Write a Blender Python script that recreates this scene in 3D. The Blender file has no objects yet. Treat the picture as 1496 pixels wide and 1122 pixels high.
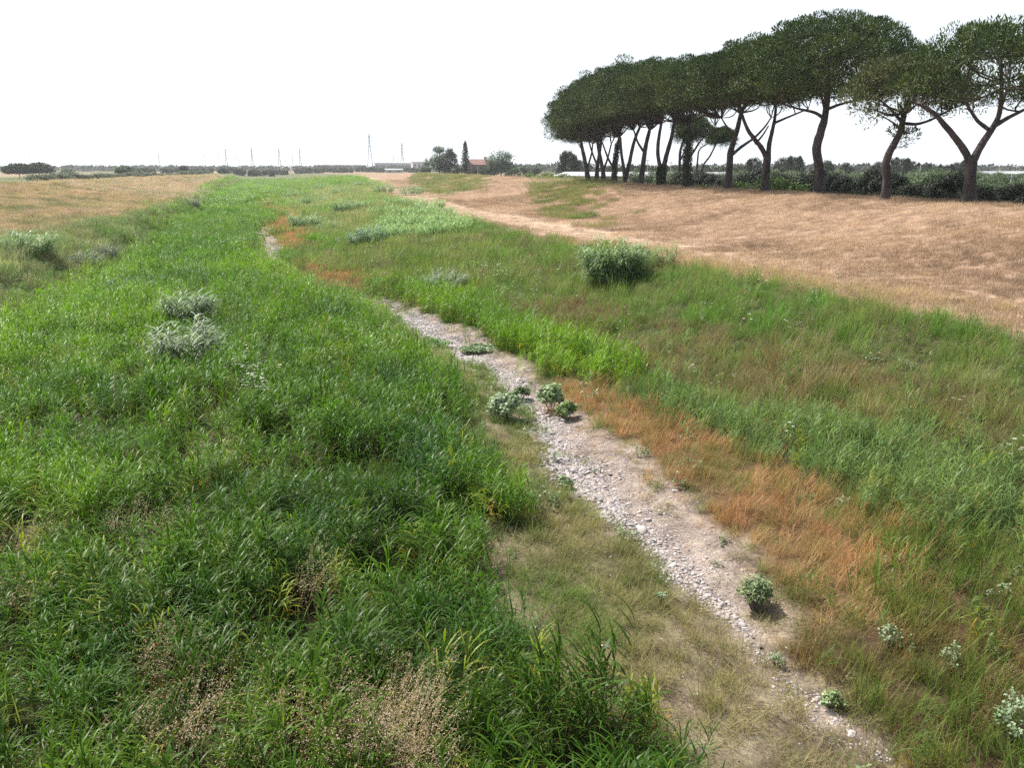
import bpy, math, random
import numpy as np
from math import radians as R, sin, cos, pi

rng = np.random.default_rng(7)
random.seed(7)
scene = bpy.context.scene
col = scene.collection

# ------------------------------------------------------------------ camera
F, CX, CY, EYE = 1250.0, 748.0, 561.0, 8.0
PITCH = math.atan(316 / 1250.0)
YAW = R(10.03)
cam_d = bpy.data.cameras.new('camera')
cam = bpy.data.objects.new('camera', cam_d)
col.objects.link(cam)
cam.location = (0, 0, EYE)
cam.rotation_euler = (pi / 2 - PITCH, 0, -YAW)
cam_d.sensor_width = 36
cam_d.lens = F / 1496 * 36
cam_d.clip_start = 0.2
cam_d.clip_end = 30000
scene.camera = cam

def ray(px, py):
    """direction of a measured sight line, with the horizontal forward part"""
    x, y = (px - CX) / F, (CY - py) / F
    f = cos(PITCH) + sin(PITCH) * y
    z = -sin(PITCH) + cos(PITCH) * y
    return np.array([x * cos(YAW) + f * sin(YAW), -x * sin(YAW) + f * cos(YAW), z])

def on_plane_y(px, py, Y):
    d = ray(px, py)
    t = Y / d[1]
    return np.array([d[0] * t, Y, EYE + d[2] * t])

# ------------------------------------------------------------------ noise
def vnoise(x, y, scale, seed=0):
    x = np.asarray(x, float) / scale + seed * 17.31
    y = np.asarray(y, float) / scale + seed * 5.77
    xi, yi = np.floor(x), np.floor(y)
    fx, fy = x - xi, y - yi
    fx = fx * fx * (3 - 2 * fx); fy = fy * fy * (3 - 2 * fy)
    def h(a, b):
        v = np.sin(a * 127.1 + b * 311.7 + seed * 13.7) * 43758.5453
        return v - np.floor(v)
    return (h(xi, yi) * (1 - fx) + h(xi + 1, yi) * fx) * (1 - fy) + (h(xi, yi + 1) * (1 - fx) + h(xi + 1, yi + 1) * fx) * fy

def fbm(x, y, scale, seed=0):
    return (vnoise(x, y, scale, seed) + .5 * vnoise(x, y, scale / 2.1, seed + 3) + .25 * vnoise(x, y, scale / 4.3, seed + 6)) / 1.75

# ------------------------------------------------------------------ terrain
YK = [-200, 0, 30, 60, 110, 170, 260, 450, 700, 1200, 6000]
CURVES = [  # lateral position of each break line along the river, and its height
    ([-90, -72, -68, -68, -68, -68, -70, -84, -110, -150, -400], [3.2] * 11),
    ([-80, -60, -57, -57, -57, -57, -59, -74, -100, -140, -390], [5.4, 5.4, 5.4, 5.5, 5.5, 5.5, 5.4, 4.6, 3.6, 3.2, 3.2]),
    ([-76, -56, -53, -53, -53, -53, -55, -70, -96, -136, -386], [5.4, 5.4, 5.5, 5.5, 5.5, 5.5, 5.4, 4.6, 3.6, 3.2, 3.2]),
    ([-48, -34, -29, -27.5, -27, -31, -44, -64, -92, -130, -380], [2.8] * 9 + [3.2, 3.2]),
    ([-40, -26, -22, -22.5, -24.5, -31, -42.5, -60, -88, -120, -360], [2.5] * 9 + [3.0, 3.2]),
    ([-36, -20, -16, -17.5, -21.5, -28, -39.5, -56, -84, -110, -340], [0.35] * 8 + [1.5, 3.0, 3.2]),
    ([22, 18, 11, 1.5, -6, -13, -22, -40, -60, -80, -300], [0.3] * 8 + [1.5, 3.0, 3.2]),
    ([33, 25.5, 21.5, 15.5, 9, 6, 4, 0, -20, -40, -280], [2.6] * 9 + [3.2, 3.2]),
    ([40, 32, 28, 26, 23, 21, 20, 16, 0, -20, -260], [2.9] * 9 + [3.2, 3.2]),
    ([60, 44, 41, 41, 41, 41.5, 38, 33, 22, 0, -240], [5.5, 5.5, 5.5, 5.5, 5.5, 5.5, 5.5, 5.4, 4.2, 3.2, 3.2]),
    ([64, 48, 45, 45, 45, 45.5, 42, 37, 26, 4, -236], [5.5, 5.5, 5.5, 5.5, 5.5, 5.5, 5.5, 5.4, 4.2, 3.2, 3.2]),
    ([76, 58, 53, 53, 53, 53, 50, 46, 36, 14, -226], [3.2] * 11),
]
CX_ = [np.array(c[0], float) for c in CURVES]
CZ_ = [np.array(c[1], float) for c in CURVES]

def edge(i, Y):
    return np.interp(Y, YK, CX_[i])

def height(X, Y):
    X = np.asarray(X, float); Y = np.asarray(Y, float)
    wob = (fbm(X * 0 + 3, Y, 14, 4) - .5) * 1.6
    Xw = X + wob
    xs = [edge(i, Y) for i in range(12)]
    zs = [np.interp(Y, YK, CZ_[i]) for i in range(12)]
    z = np.full(np.broadcast(X, Y).shape, 3.2)
    for i in range(11):
        m = (Xw >= xs[i]) & (Xw < xs[i + 1])
        t = np.clip((Xw - xs[i]) / np.maximum(xs[i + 1] - xs[i], .1), 0, 1)
        t = .5 * t + .5 * t * t * (3 - 2 * t)
        z = np.where(m, zs[i] + (zs[i + 1] - zs[i]) * t, z)
    near = np.clip(1 - np.hypot(X, Y) / 600, 0, 1)
    z = z + near * ((fbm(X, Y, 6, 1) - .5) * .35 + (fbm(X, Y, 1.3, 2) - .5) * .10)
    # the shallow low-water channel
    d = stream_dist(X, Y)
    z = z - .28 * np.exp(-(d / 1.6) ** 2)
    # low far hills on the right and left
    far = np.clip((Y - 1500) / 3000, 0, 1)
    z = z + far * 14 * fbm(X, Y, 900, 9)
    return z

STREAM = None
def stream_dist(X, Y):
    if STREAM is None:
        return np.full(np.broadcast(X, Y).shape, 99.)
    best = np.full(np.broadcast(X, Y).shape, 1e9)
    for (a, b) in zip(STREAM[:-1], STREAM[1:]):
        ab = b - a
        t = np.clip(((X - a[0]) * ab[0] + (Y - a[1]) * ab[1]) / (ab @ ab), 0, 1)
        best = np.minimum(best, np.hypot(X - a[0] - t * ab[0], Y - a[1] - t * ab[1]))
    return best

def ground_at(px, py, lift=0.0):
    """the place on the terrain that a sight line meets (marching, then bisection)"""
    d = ray(px, py)
    if d[2] >= -1e-4: d = np.array([d[0], d[1], -1e-4])
    ts = np.geomspace(4, 5000, 600)
    P = d[None, :] * ts[:, None]
    g = height(P[:, 0], P[:, 1]) + lift
    below = (P[:, 2] + EYE) < g
    k = int(np.argmax(below)) if below.any() else 599
    a, b = ts[max(k - 1, 0)], ts[k]
    for _ in range(18):
        m = (a + b) / 2
        q = d * m
        if q[2] + EYE < float(height(q[0], q[1])) + lift: b = m
        else: a = m
    q = d * b
    return np.array([q[0], q[1], float(height(q[0], q[1]))])

def poly_at(pts, lift=0.0):
    return np.array([ground_at(p[0], p[1], p[2] if len(p) > 2 else lift)[:2] for p in pts])

_s = [(385, 336), (398, 362), (440, 392), (500, 415), (560, 440), (600, 462), (650, 492), (735, 540), (782, 590), (800, 645), (855, 695), (905, 740),
      (960, 790), (1015, 840), (1075, 895), (1130, 955), (1175, 1010), (1225, 1060), (1290, 1110), (1400, 1220)]
STREAM_ = np.array([ground_at(x, y)[:2] for x, y in _s])
STREAM = [p for p in STREAM_]

LIFT = {'reed': .95, 'weed': .5, 'blue': .45, 'cane': .5}
POLY = {k: poly_at(v, LIFT.get(k, 0)) for k, v in {
    'patch_a': [(785, 262), (880, 262), (878, 300), (862, 335), (838, 330), (800, 305)],
    'patch_b': [(700, 258), (612, 253), (602, 262), (640, 285), (692, 275)],
    'orange_far': [(376, 285), (402, 285), (430, 320), (470, 350), (440, 372), (412, 372), (402, 345), (392, 330), (378, 330)],
    'dead_far': [(425, 384), (470, 380), (520, 402), (560, 430), (500, 418)],
    'gravel_far': [(378, 330), (370, 352), (376, 385), (405, 392), (418, 370), (404, 345), (392, 330)],
    'sand': [(578, 452), (605, 488), (650, 512), (695, 532), (722, 560), (760, 600), (775, 625), (798, 660), (812, 692), (850, 722), (885, 765), (925, 795),
             (975, 835), (1035, 885), (1060, 910), (1120, 962), (1162, 1012), (1210, 1062), (1285, 1125), (1310, 1125), (1225, 1050), (1178, 1000), (1142, 958),
             (1105, 905), (1095, 870), (1085, 835), (1055, 780), (1005, 722), (950, 688), (900, 650), (850, 618), (825, 590), (800, 560), (760, 528), (700, 488), (650, 463), (600, 447)],
    'strip': [(528, 410, .8), (560, 400, .8), (620, 406, .8), (680, 422, .8), (740, 445, .8), (800, 470, .8), (870, 498, .8), (925, 526, .8), (940, 550, .5), (890, 566), (850, 558), (800, 545), (745, 515), (690, 492), (620, 452), (560, 435)],
    'blue': [(900, 545), (1000, 568), (1100, 588), (1220, 588), (1350, 620), (1496, 650), (1800, 700), (1800, 880), (1496, 780), (1400, 745), (1280, 712), (1150, 690), (1080, 665), (1000, 625), (930, 590)],
    'orange': [(815, 560), (870, 568), (930, 590), (1000, 625), (1080, 665), (1150, 690), (1250, 715), (1300, 790), (1320, 860), (1290, 930), (1220, 925), (1150, 895), (1105, 850), (1070, 780), (1005, 715), (945, 680), (890, 635), (845, 600)],
    'rightgreen': [(1250, 715), (1400, 745), (1800, 860), (2100, 1400), (1500, 1400), (1330, 1125), (1240, 1040), (1170, 975), (1140, 900), (1290, 930), (1320, 860), (1300, 790)],
    'reed': [(-400, 1400), (-700, 700), (-300, 585), (0, 478), (90, 420), (180, 380), (235, 334), (300, 287), (345, 268), (400, 267), (388, 300), (374, 330), (378, 365), (420, 396), (500, 418), (560, 442),
             (600, 480), (640, 515), (690, 545), (705, 590), (745, 645), (790, 690), (795, 722), (735, 712), (695, 702), (715, 760), (765, 825), (795, 880), (812, 940), (905, 958), (980, 995), (1040, 1050), (1100, 1125), (1180, 1400)],
    'weed': [(690, 345), (850, 368), (1000, 392), (1150, 412), (1496, 470), (1800, 520), (1800, 700), (1350, 620), (1100, 590), (900, 545), (870, 500), (740, 450), (620, 406), (530, 402), (430, 380), (425, 350), (560, 355)],
    'cane': [(418, 292), (480, 272), (600, 266), (612, 285), (650, 310), (690, 338), (640, 350), (540, 350), (440, 330)],
}.items()}

def inside(poly, X, Y):
    r = np.zeros(X.shape, bool)
    n = len(poly)
    for i in range(n):
        x1, y1 = poly[i]; x2, y2 = poly[(i + 1) % n]
        if y1 == y2: continue
        c = ((y1 > Y) != (y2 > Y)) & (X < (x2 - x1) * (Y - y1) / (y2 - y1) + x1)
        r ^= c
    return r

Z = dict(plain_l=0, slope_l=1, bank_l=2, reed=3, strip=4, blue=5, orange=6, rightgreen=7, sparse=8, sand=9, weed=10, cane=11, mown=12, crest=13, plain_r=14, farmix=15, reddry=16)
def zones(X, Y, jit=1.0):
    d = np.hypot(X, Y)
    a = np.clip(.25 + d * .012, .25, 3) * jit
    x = X + (fbm(X, Y, 1.7, 21) - .5) * 2.4 * a
    y = Y + (fbm(X, Y, 1.7, 31) - .5) * 2.4 * a
    z = np.full(X.shape, Z['sparse'])
    sx = np.interp(y, STREAM_[::-1, 1][np.argsort(STREAM_[::-1, 1])], STREAM_[::-1, 0][np.argsort(STREAM_[::-1, 1])])
    z[(x > edge(5, y)) & (x < sx - 3) & (y > 24)] = Z['reed']
    z[(x > sx + 1.2) & (y > 38)] = Z['weed']
    z[(x > edge(5, y)) & (x < edge(6, y)) & (y > 70)] = Z['reed']
    z[(x > edge(6, y))] = Z['weed']
    z[(x > edge(6, y)) & (y < 13)] = Z['rightgreen']
    z[(x > edge(6, y) - 3) & (y > 130)] = Z['farmix']
    for k in ('weed', 'cane', 'reed', 'rightgreen', 'blue', 'strip', 'orange', 'sand'):
        z[inside(POLY[k], x, y)] = Z[k]
    z[inside(POLY['orange_far'], x, y)] = Z['orange']
    z[inside(POLY['dead_far'], x, y)] = Z['orange']
    z[inside(POLY['gravel_far'], X, Y)] = Z['sand']
    z[x <= edge(5, y) - .6] = Z['bank_l']
    z[x <= edge(3, y) + 1.0] = Z['slope_l']
    z[X <= edge(2, Y)] = Z['plain_l']
    near_mown = (x > edge(7, y) - .6) & (y < 240)
    z[near_mown | (x > edge(7, y) + 3)] = Z['mown']
    z[X >= edge(10, Y) + 1.5] = Z['plain_r']
    z[(X > -200) & (X < 140) & (Y > 560)] = Z['plain_l']
    return z

def zones_soft(X, Y):
    n = len(X); d = np.hypot(X, Y); a = .35 + d * .010
    z0 = zones(X, Y); z1 = zones(X + rng.normal(0, 1, n) * a, Y + rng.normal(0, 1.3, n) * a)
    keep0 = (z0 == Z['sand']) & (rng.random(n) < .8) | (z1 == Z['reed']) & (z0 != Z['reed']) & (Y < 30) | (z1 == Z['sand']) & (z0 != Z['sand']) | (z0 == Z['mown']) | (z0 == Z['slope_l'])
    return np.where(keep0, z0, z1)

# ------------------------------------------------------------------ mesh helpers
def tag(o, label=None, cat=None, group=None, kind=None):
    if label: o['label'] = label
    if cat: o['category'] = cat
    if group: o['group'] = group
    if kind: o['kind'] = kind
    return o

def arr_mesh(name, V, faces_list, C=None, smooth=False):
    """V (n,3); faces_list: list of int arrays (m,k)"""
    me = bpy.data.meshes.new(name)
    V = np.asarray(V, np.float32)
    me.vertices.add(len(V)); me.vertices.foreach_set('co', V.ravel())
    loops = np.concatenate([f.ravel() for f in faces_list]).astype(np.int32)
    tot = np.concatenate([np.full(len(f), f.shape[1], np.int32) for f in faces_list])
    st = np.concatenate([[0], np.cumsum(tot)[:-1]]).astype(np.int32)
    me.loops.add(len(loops)); me.loops.foreach_set('vertex_index', loops)
    me.polygons.add(len(tot)); me.polygons.foreach_set('loop_start', st); me.polygons.foreach_set('loop_total', tot)
    if smooth: me.polygons.foreach_set('use_smooth', np.ones(len(tot), bool))
    if C is not None:
        a = me.attributes.new('col', 'FLOAT_COLOR', 'POINT')
        C4 = np.ones((len(V), 4), np.float32); C4[:, :3] = C
        a.data.foreach_set('color', C4.ravel())
    me.update(calc_edges=True)
    return me

def obj(name, me, mat=None, parent=None, loc=None, link=True):
    o = bpy.data.objects.new(name, me)
    if link: col.objects.link(o)
    if mat: me.materials.append(mat)
    if parent: o.parent = parent
    if loc is not None: o.location = loc
    return o

def empty(name, loc, rz=0):
    o = bpy.data.objects.new(name, None); col.objects.link(o)
    o.location = loc; o.rotation_euler = (0, 0, rz); o.empty_display_size = .3
    return o

def children_of(o):
    return [c for c in col.objects if c.parent == o]

def copy_thing(root, kids, loc, rz=0, scale=None, label=None):
    r = root.copy(); col.objects.link(r); r.location = loc; r.rotation_euler = (0, 0, rz)
    if scale: r.scale = scale
    if label: r['label'] = label
    for k in kids:
        c = k.copy(); col.objects.link(c); c.parent = r
    return r

class MB:
    def __init__(s): s.v = []; s.f = []; s.c = []
    def add(s, V, Fs, c=None):
        n = len(s.v); s.v += [tuple(p) for p in V]; s.f += [tuple(i + n for i in f) for f in Fs]
        s.c += [c or (1, 1, 1)] * len(V)
    def box(s, c, d, rz=0):
        cx, cy, cz = c; dx, dy, dz = (k / 2 for k in d)
        V = []
        for z in (-dz, dz):
            for x, y in ((-dx, -dy), (dx, -dy), (dx, dy), (-dx, dy)):
                V.append((cx + x * cos(rz) - y * sin(rz), cy + x * sin(rz) + y * cos(rz), cz + z))
        s.add(V, [(3, 2, 1, 0), (4, 5, 6, 7), (0, 1, 5, 4), (1, 2, 6, 5), (2, 3, 7, 6), (3, 0, 4, 7)])
    def tube(s, pts, rad, n=8, cap=True, wob=0):
        pts = [np.array(p, float) for p in pts]
        V = []; Fs = []
        ref = np.array([0.31, .95, .05])
        for i, p in enumerate(pts):
            t = pts[min(i + 1, len(pts) - 1)] - pts[max(i - 1, 0)]
            t = t / (np.linalg.norm(t) + 1e-9)
            u = np.cross(t, ref); u /= np.linalg.norm(u) + 1e-9
            w = np.cross(t, u)
            for k in range(n):
                a = 2 * pi * k / n
                r = rad[i] * (1 + wob * (random.random() - .5))
                V.append(p + r * (cos(a) * u + sin(a) * w))
        for i in range(len(pts) - 1):
            for k in range(n):
                Fs.append((i * n + k, i * n + (k + 1) % n, (i + 1) * n + (k + 1) % n, (i + 1) * n + k))
        if cap:
            Fs.append(tuple(range(n))[::-1]); Fs.append(tuple((len(pts) - 1) * n + k for k in range(n)))
        s.add(V, Fs)
    def mesh(s, name, smooth=False):
        me = bpy.data.meshes.new(name); me.from_pydata([tuple(map(float, v)) for v in s.v], [], s.f)
        if smooth: me.polygons.foreach_set('use_smooth', np.ones(len(me.polygons), bool))
        me.update(); return me
    def build(s, name, mat, parent=None, smooth=False, loc=None):
        return obj(name, s.mesh(name, smooth), mat, parent, loc)

def refine(pts, rad, k=3):
    """smooth polyline through points (Catmull-Rom)"""
    P = [np.array(p, float) for p in pts]
    P2 = [2 * P[0] - P[1]] + P + [2 * P[-1] - P[-2]]
    out = []; ro = []
    for i in range(1, len(P2) - 2):
        for j in range(k):
            t = j / k
            a, b, c, d = P2[i - 1:i + 3]
            out.append(.5 * ((2 * b) + (-a + c) * t + (2 * a - 5 * b + 4 * c - d) * t * t + (-a + 3 * b - 3 * c + d) * t ** 3))
            ro.append(rad[i - 1] + (rad[i] - rad[i - 1]) * t)
    out.append(P[-1]); ro.append(rad[-1])
    return out, ro

# ------------------------------------------------------------------ materials
def mat_new(name):
    m = bpy.data.materials.new(name); m.use_nodes = True
    nt = m.node_tree; nt.nodes.clear()
    out = nt.nodes.new('ShaderNodeOutputMaterial')
    return m, nt, out

def leaf_material(name, rough=.45, trans=.3, spec=.4, instancer=True, base=None, through=(1.15, 1.25, .55)):
    m, nt, out = mat_new(name)
    N, L = nt.nodes, nt.links
    a = N.new('ShaderNodeAttribute'); a.attribute_name = 'col'
    mul = N.new('ShaderNodeMix'); mul.data_type = 'RGBA'; mul.blend_type = 'MULTIPLY'; mul.inputs['Factor'].default_value = 1
    L.new(a.outputs['Color'], mul.inputs['A'])
    if instancer:
        b = N.new('ShaderNodeAttribute'); b.attribute_type = 'INSTANCER'; b.attribute_name = 'tint'
        L.new(b.outputs['Color'], mul.inputs['B'])
    else:
        mul.inputs['B'].default_value = (*base, 1)
    p = N.new('ShaderNodeBsdfPrincipled'); p.inputs['Roughness'].default_value = rough
    p.inputs['Specular IOR Level'].default_value = spec
    L.new(mul.outputs['Result'], p.inputs['Base Color'])
    if trans > 0:
        t = N.new('ShaderNodeBsdfTranslucent')
        g = N.new('ShaderNodeMix'); g.data_type = 'RGBA'; g.blend_type = 'MULTIPLY'; g.inputs['Factor'].default_value = 1
        L.new(mul.outputs['Result'], g.inputs['A']); g.inputs['B'].default_value = (*through, 1)
        L.new(g.outputs['Result'], t.inputs['Color'])
        mx = N.new('ShaderNodeMixShader'); mx.inputs[0].default_value = trans
        L.new(p.outputs[0], mx.inputs[1]); L.new(t.outputs[0], mx.inputs[2]); L.new(mx.outputs[0], out.inputs[0])
    else:
        L.new(p.outputs[0], out.inputs[0])
    return m

def noisy(name, c1, c2, scale=3, rough=.85, bump=0.0, bscale=None, stretch=None, detail=5):
    m, nt, out = mat_new(name)
    N, L = nt.nodes, nt.links
    tc = N.new('ShaderNodeTexCoord')
    mp = N.new('ShaderNodeMapping'); L.new(tc.outputs['Object'], mp.inputs[0])
    if stretch: mp.inputs['Scale'].default_value = stretch
    n = N.new('ShaderNodeTexNoise'); n.inputs['Scale'].default_value = scale; n.inputs['Detail'].default_value = detail
    L.new(mp.outputs[0], n.inputs['Vector'])
    r = N.new('ShaderNodeValToRGB'); r.color_ramp.elements[0].color = (*c1, 1); r.color_ramp.elements[1].color = (*c2, 1)
    r.color_ramp.elements[0].position = .35; r.color_ramp.elements[1].position = .65
    L.new(n.outputs[0], r.inputs[0])
    p = N.new('ShaderNodeBsdfPrincipled'); p.inputs['Roughness'].default_value = rough
    L.new(r.outputs[0], p.inputs['Base Color']); L.new(p.outputs[0], out.inputs[0])
    if bump:
        n2 = N.new('ShaderNodeTexNoise'); n2.inputs['Scale'].default_value = bscale or scale * 4; n2.inputs['Detail'].default_value = 8
        L.new(mp.outputs[0], n2.inputs['Vector'])
        b = N.new('ShaderNodeBump'); b.inputs['Strength'].default_value = bump; b.inputs['Distance'].default_value = .08
        L.new(n2.outputs[0], b.inputs['Height']); L.new(b.outputs[0], p.inputs['Normal'])
    return m

M_LEAF = leaf_material('reed_leaf', .42, .36, .18)
M_GRASS = leaf_material('grass_blade', .6, .30, .15, through=(1.12, 1.2, .75))
M_DRY = leaf_material('dry_stalk', .7, .22, .2, through=(1.1, 1, .9))
M_BROAD = leaf_material('broad_leaf', .45, .25, .45)
M_FLOWER = leaf_material('petal', .6, .2, .3)
M_PINE = leaf_material('pine_needles', .6, .06, .15, False, (1, 1, 1))
M_TREE = leaf_material('tree_leaves', .55, .2, .3, False, (1, 1, 1))
M_CANE = leaf_material('cane_leaf', .45, .28, .22, False, (1, 1, 1))
M_BARK = noisy('pine_bark', (.026, .020, .022), (.075, .056, .052), 1.6, .9, .9, 5, (1, 1, .35))
M_BARK2 = noisy('grey_bark', (.10, .085, .07), (.19, .16, .13), 2, .9, .5)
M_STONE = leaf_material('river_stone', .8, 0, .3)

# ------------------------------------------------------------------ ground sheet
GC = {  # real surface colours of the soil, litter and mown straw
    'plain_l': (.27, .205, .13), 'slope_l': (.28, .215, .165), 'bank_l': (.09, .105, .045), 'reed': (.028, .032, .012), 'strip': (.035, .035, .014),
    'blue': (.045, .04, .02), 'orange': (.14, .09, .05), 'rightgreen': (.065, .045, .025), 'sparse': (.105, .095, .048), 'sand': (.265, .22, .19),
    'weed': (.06, .06, .028), 'cane': (.09, .11, .04), 'mown': (.29, .20, .14), 'crest': (.3, .22, .15), 'plain_r': (.07, .10, .035), 'farmix': (.09, .10, .045), 'reddry': (.15, .08, .04)}

def build_ground():
    def axis(neg, pos, fine, lo, hi, g):
        a = list(np.arange(lo, hi + 1e-6, fine))
        s = fine; x = hi
        while x < pos: s *= g; x += s; a.append(x)
        s = fine; x = lo; b = []
        while x > neg: s *= g; x -= s; b.append(x)
        return np.array(b[::-1] + a)
    xs = axis(-6000, 6000, .45, -34, 48, 1.07)
    ys = axis(-60, 6400, .45, 2, 75, 1.035)
    Xg, Yg = np.meshgrid(xs, ys)
    X, Y = Xg.ravel(), Yg.ravel()
    H = height(X, Y)
    zn = zones(X, Y)
    C = np.zeros((len(X), 3))
    for k, i in Z.items():
        if k in GC: C[zn == i] = GC[k]
    # mown track and slope: patches of paler and redder straw
    m = zn == Z['mown']
    t = np.clip(1 - np.abs(X - (edge(7, Y) + edge(8, Y)) / 2) / 5, 0, 1)[m] * np.interp(Y, [30, 70], [.15, 1.])[m]
    C[m] += np.outer(t, (.13, .12, .09))
    C[m] *= (0.86 + .28 * fbm(X, Y, 5, 3))[m][:, None]
    # fields of the plain
    for zz in ('plain_l', 'plain_r'):
        m = zn == Z[zz]
        f = vnoise(X, Y * .35, 90, 12)[m]
        C[m] = np.where((f > .62)[:, None], np.array((.12, .135, .06)), C[m])
        C[m] *= (.85 + .3 * fbm(X, Y, 30, 8))[m][:, None]
    m = (zn == Z['plain_r']) & (Y > 260) & (vnoise(X, Y, 130, 14) > .5)
    C[m] = (.26, .20, .135)
    m = zn == Z['slope_l']
    g = np.clip((fbm(X, Y, 4, 41) - .5) * 4, 0, 1)[m][:, None] * .5
    C[m] = C[m] * (1 - g) + np.array((.11, .12, .05)) * g
    m = zn == Z['sparse']
    g = np.clip((fbm(X, Y, 2.5, 43) - .55) * 6, 0, 1)[m][:, None]
    C[m] = C[m] * (1 - g) + np.array((.24, .195, .145)) * g
    nx, ny = len(xs), len(ys)
    idx = np.arange(nx * ny).reshape(ny, nx)
    Fq = np.stack([idx[:-1, :-1], idx[:-1, 1:], idx[1:, 1:], idx[1:, :-1]], -1).reshape(-1, 4)
    me = arr_mesh('ground', np.stack([X, Y, H], 1), [Fq], C, True)
    m, nt, out = mat_new('soil_and_straw')
    N, L = nt.nodes, nt.links
    a = N.new('ShaderNodeAttribute'); a.attribute_name = 'col'
    tc = N.new('ShaderNodeTexCoord')
    n1 = N.new('ShaderNodeTexNoise'); n1.inputs['Scale'].default_value = 1.1; n1.inputs['Detail'].default_value = 12; n1.inputs['Roughness'].default_value = .72
    L.new(tc.outputs['Object'], n1.inputs['Vector'])
    r1 = N.new('ShaderNodeValToRGB'); r1.color_ramp.elements[0].position = .34; r1.color_ramp.elements[1].position = .62
    r1.color_ramp.elements[0].color = (.42, .38, .37, 1); r1.color_ramp.elements[1].color = (1.25, 1.25, 1.22, 1)
    L.new(n1.outputs[0], r1.inputs[0])
    mu = N.new('ShaderNodeMix'); mu.data_type = 'RGBA'; mu.blend_type = 'MULTIPLY'; mu.inputs['Factor'].default_value = 1
    L.new(a.outputs['Color'], mu.inputs['A']); L.new(r1.outputs[0], mu.inputs['B'])
    n2 = N.new('ShaderNodeTexNoise'); n2.inputs['Scale'].default_value = 9; n2.inputs['Detail'].default_value = 8; n2.inputs['Roughness'].default_value = .7
    mp = N.new('ShaderNodeMapping'); mp.inputs['Scale'].default_value = (1, 1, 1); L.new(tc.outputs['Object'], mp.inputs[0]); L.new(mp.outputs[0], n2.inputs['Vector'])
    b = N.new('ShaderNodeBump'); b.inputs['Strength'].default_value = .9; b.inputs['Distance'].default_value = .06
    L.new(n2.outputs[0], b.inputs['Height'])
    n3 = N.new('ShaderNodeTexVoronoi'); n3.inputs['Scale'].default_value = 22; n3.inputs['Randomness'].default_value = 1
    L.new(tc.outputs['Object'], n3.inputs['Vector'])
    n4 = N.new('ShaderNodeTexNoise'); n4.inputs['Scale'].default_value = 30; n4.inputs['Detail'].default_value = 6; n4.inputs['Roughness'].default_value = .8
    L.new(tc.outputs['Object'], n4.inputs['Vector'])
    sp = N.new('ShaderNodeSeparateColor'); L.new(n3.outputs['Color'], sp.inputs[0])
    md1 = N.new('ShaderNodeMapRange'); md1.inputs['To Min'].default_value = .72; md1.inputs['To Max'].default_value = 1.22; L.new(sp.outputs[0], md1.inputs['Value'])
    md2 = N.new('ShaderNodeMapRange'); md2.inputs['From Min'].default_value = .3; md2.inputs['From Max'].default_value = .7; md2.inputs['To Min'].default_value = .6; md2.inputs['To Max'].default_value = 1.35; L.new(n4.outputs[0], md2.inputs['Value'])
    mm = N.new('ShaderNodeMath'); mm.operation = 'MULTIPLY'; L.new(md1.outputs[0], mm.inputs[0]); L.new(md2.outputs[0], mm.inputs[1])
    sc_ = N.new('ShaderNodeVectorMath'); sc_.operation = 'SCALE'; L.new(mu.outputs['Result'], sc_.inputs[0]); L.new(mm.outputs[0], sc_.inputs['Scale'])
    p = N.new('ShaderNodeBsdfPrincipled'); p.inputs['Roughness'].default_value = .95; p.inputs['Specular IOR Level'].default_value = .1
    L.new(sc_.outputs[0], p.inputs['Base Color']); L.new(b.outputs[0], p.inputs['Normal']); L.new(p.outputs[0], out.inputs[0])
    o = obj('ground', me, m)
    tag(o, kind='structure')
build_ground()

# ------------------------------------------------------------------ blades
def blades(base, az, length, width, elev, droop, segs, colr, tipcol=None, prof='leaf', power=1.3):
    """vectorised curved tapering strips. returns V, Q, C"""
    n = len(az)
    base = np.asarray(base, float)
    length = np.broadcast_to(length, n); width = np.broadcast_to(width, n)
    elev = np.broadcast_to(elev, n); droop = np.broadcast_to(droop, n)
    ca, sa = np.cos(az), np.sin(az)
    side = np.stack([-sa, ca, np.zeros(n)], 1)
    P = base.copy(); V = []; C = []
    for s in range(segs + 1):
        t = s / segs
        w = width * {'leaf': (min(1, .45 + 2.2 * t) * (1 - t) ** .55 if t < 1 else .03), 'stem': (1 - .6 * t), 'oval': max(.08, sin(pi * (t * .92 + .04)))}[prof] * .5
        V.append(np.stack([P - side * w[:, None], P + side * w[:, None]], 1))
        cc = colr if tipcol is None else colr * (1 - t) + tipcol * t
        C.append(np.repeat(cc[:, None, :], 2, 1))
        if s < segs:
            tm = (s + .5) / segs
            e = elev - droop * tm ** power
            st = (length / segs)[:, None] * np.stack([np.cos(e) * ca, np.cos(e) * sa, np.sin(e)], 1)
            P = P + st
    V = np.stack(V, 1)  # n, segs+1, 2, 3
    C = np.stack(C, 1)
    k = (segs + 1) * 2
    b0 = (np.arange(n) * k)[:, None, None]
    q = np.array([[2 * s, 2 * s + 1, 2 * s + 3, 2 * s + 2] for s in range(segs)])[None]
    return V.reshape(-1, 3), (b0 + q).reshape(-1, 4), C.reshape(-1, 3), P

def merge(parts):
    V, Q, C = [], [], []; n = 0
    for p in parts:
        V.append(p[0]); Q.append(p[1] + n); C.append(p[2]); n += len(p[0])
    return np.concatenate(V), np.concatenate(Q), np.concatenate(C)

def jcol(n, base, var=.18, yellow=.0, seed=None):
    v = 1 + (rng.random((n, 1)) - .5) * 2 * var
    c = np.array(base)[None] * v
    if yellow:
        y = (rng.random((n, 1)) < yellow)
        c = np.where(y, c * np.array((2.2, 1.15, .9)), c)
    return c

WIND = 0.35  # direction the wind pushes leaves (radians from +X)

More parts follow.
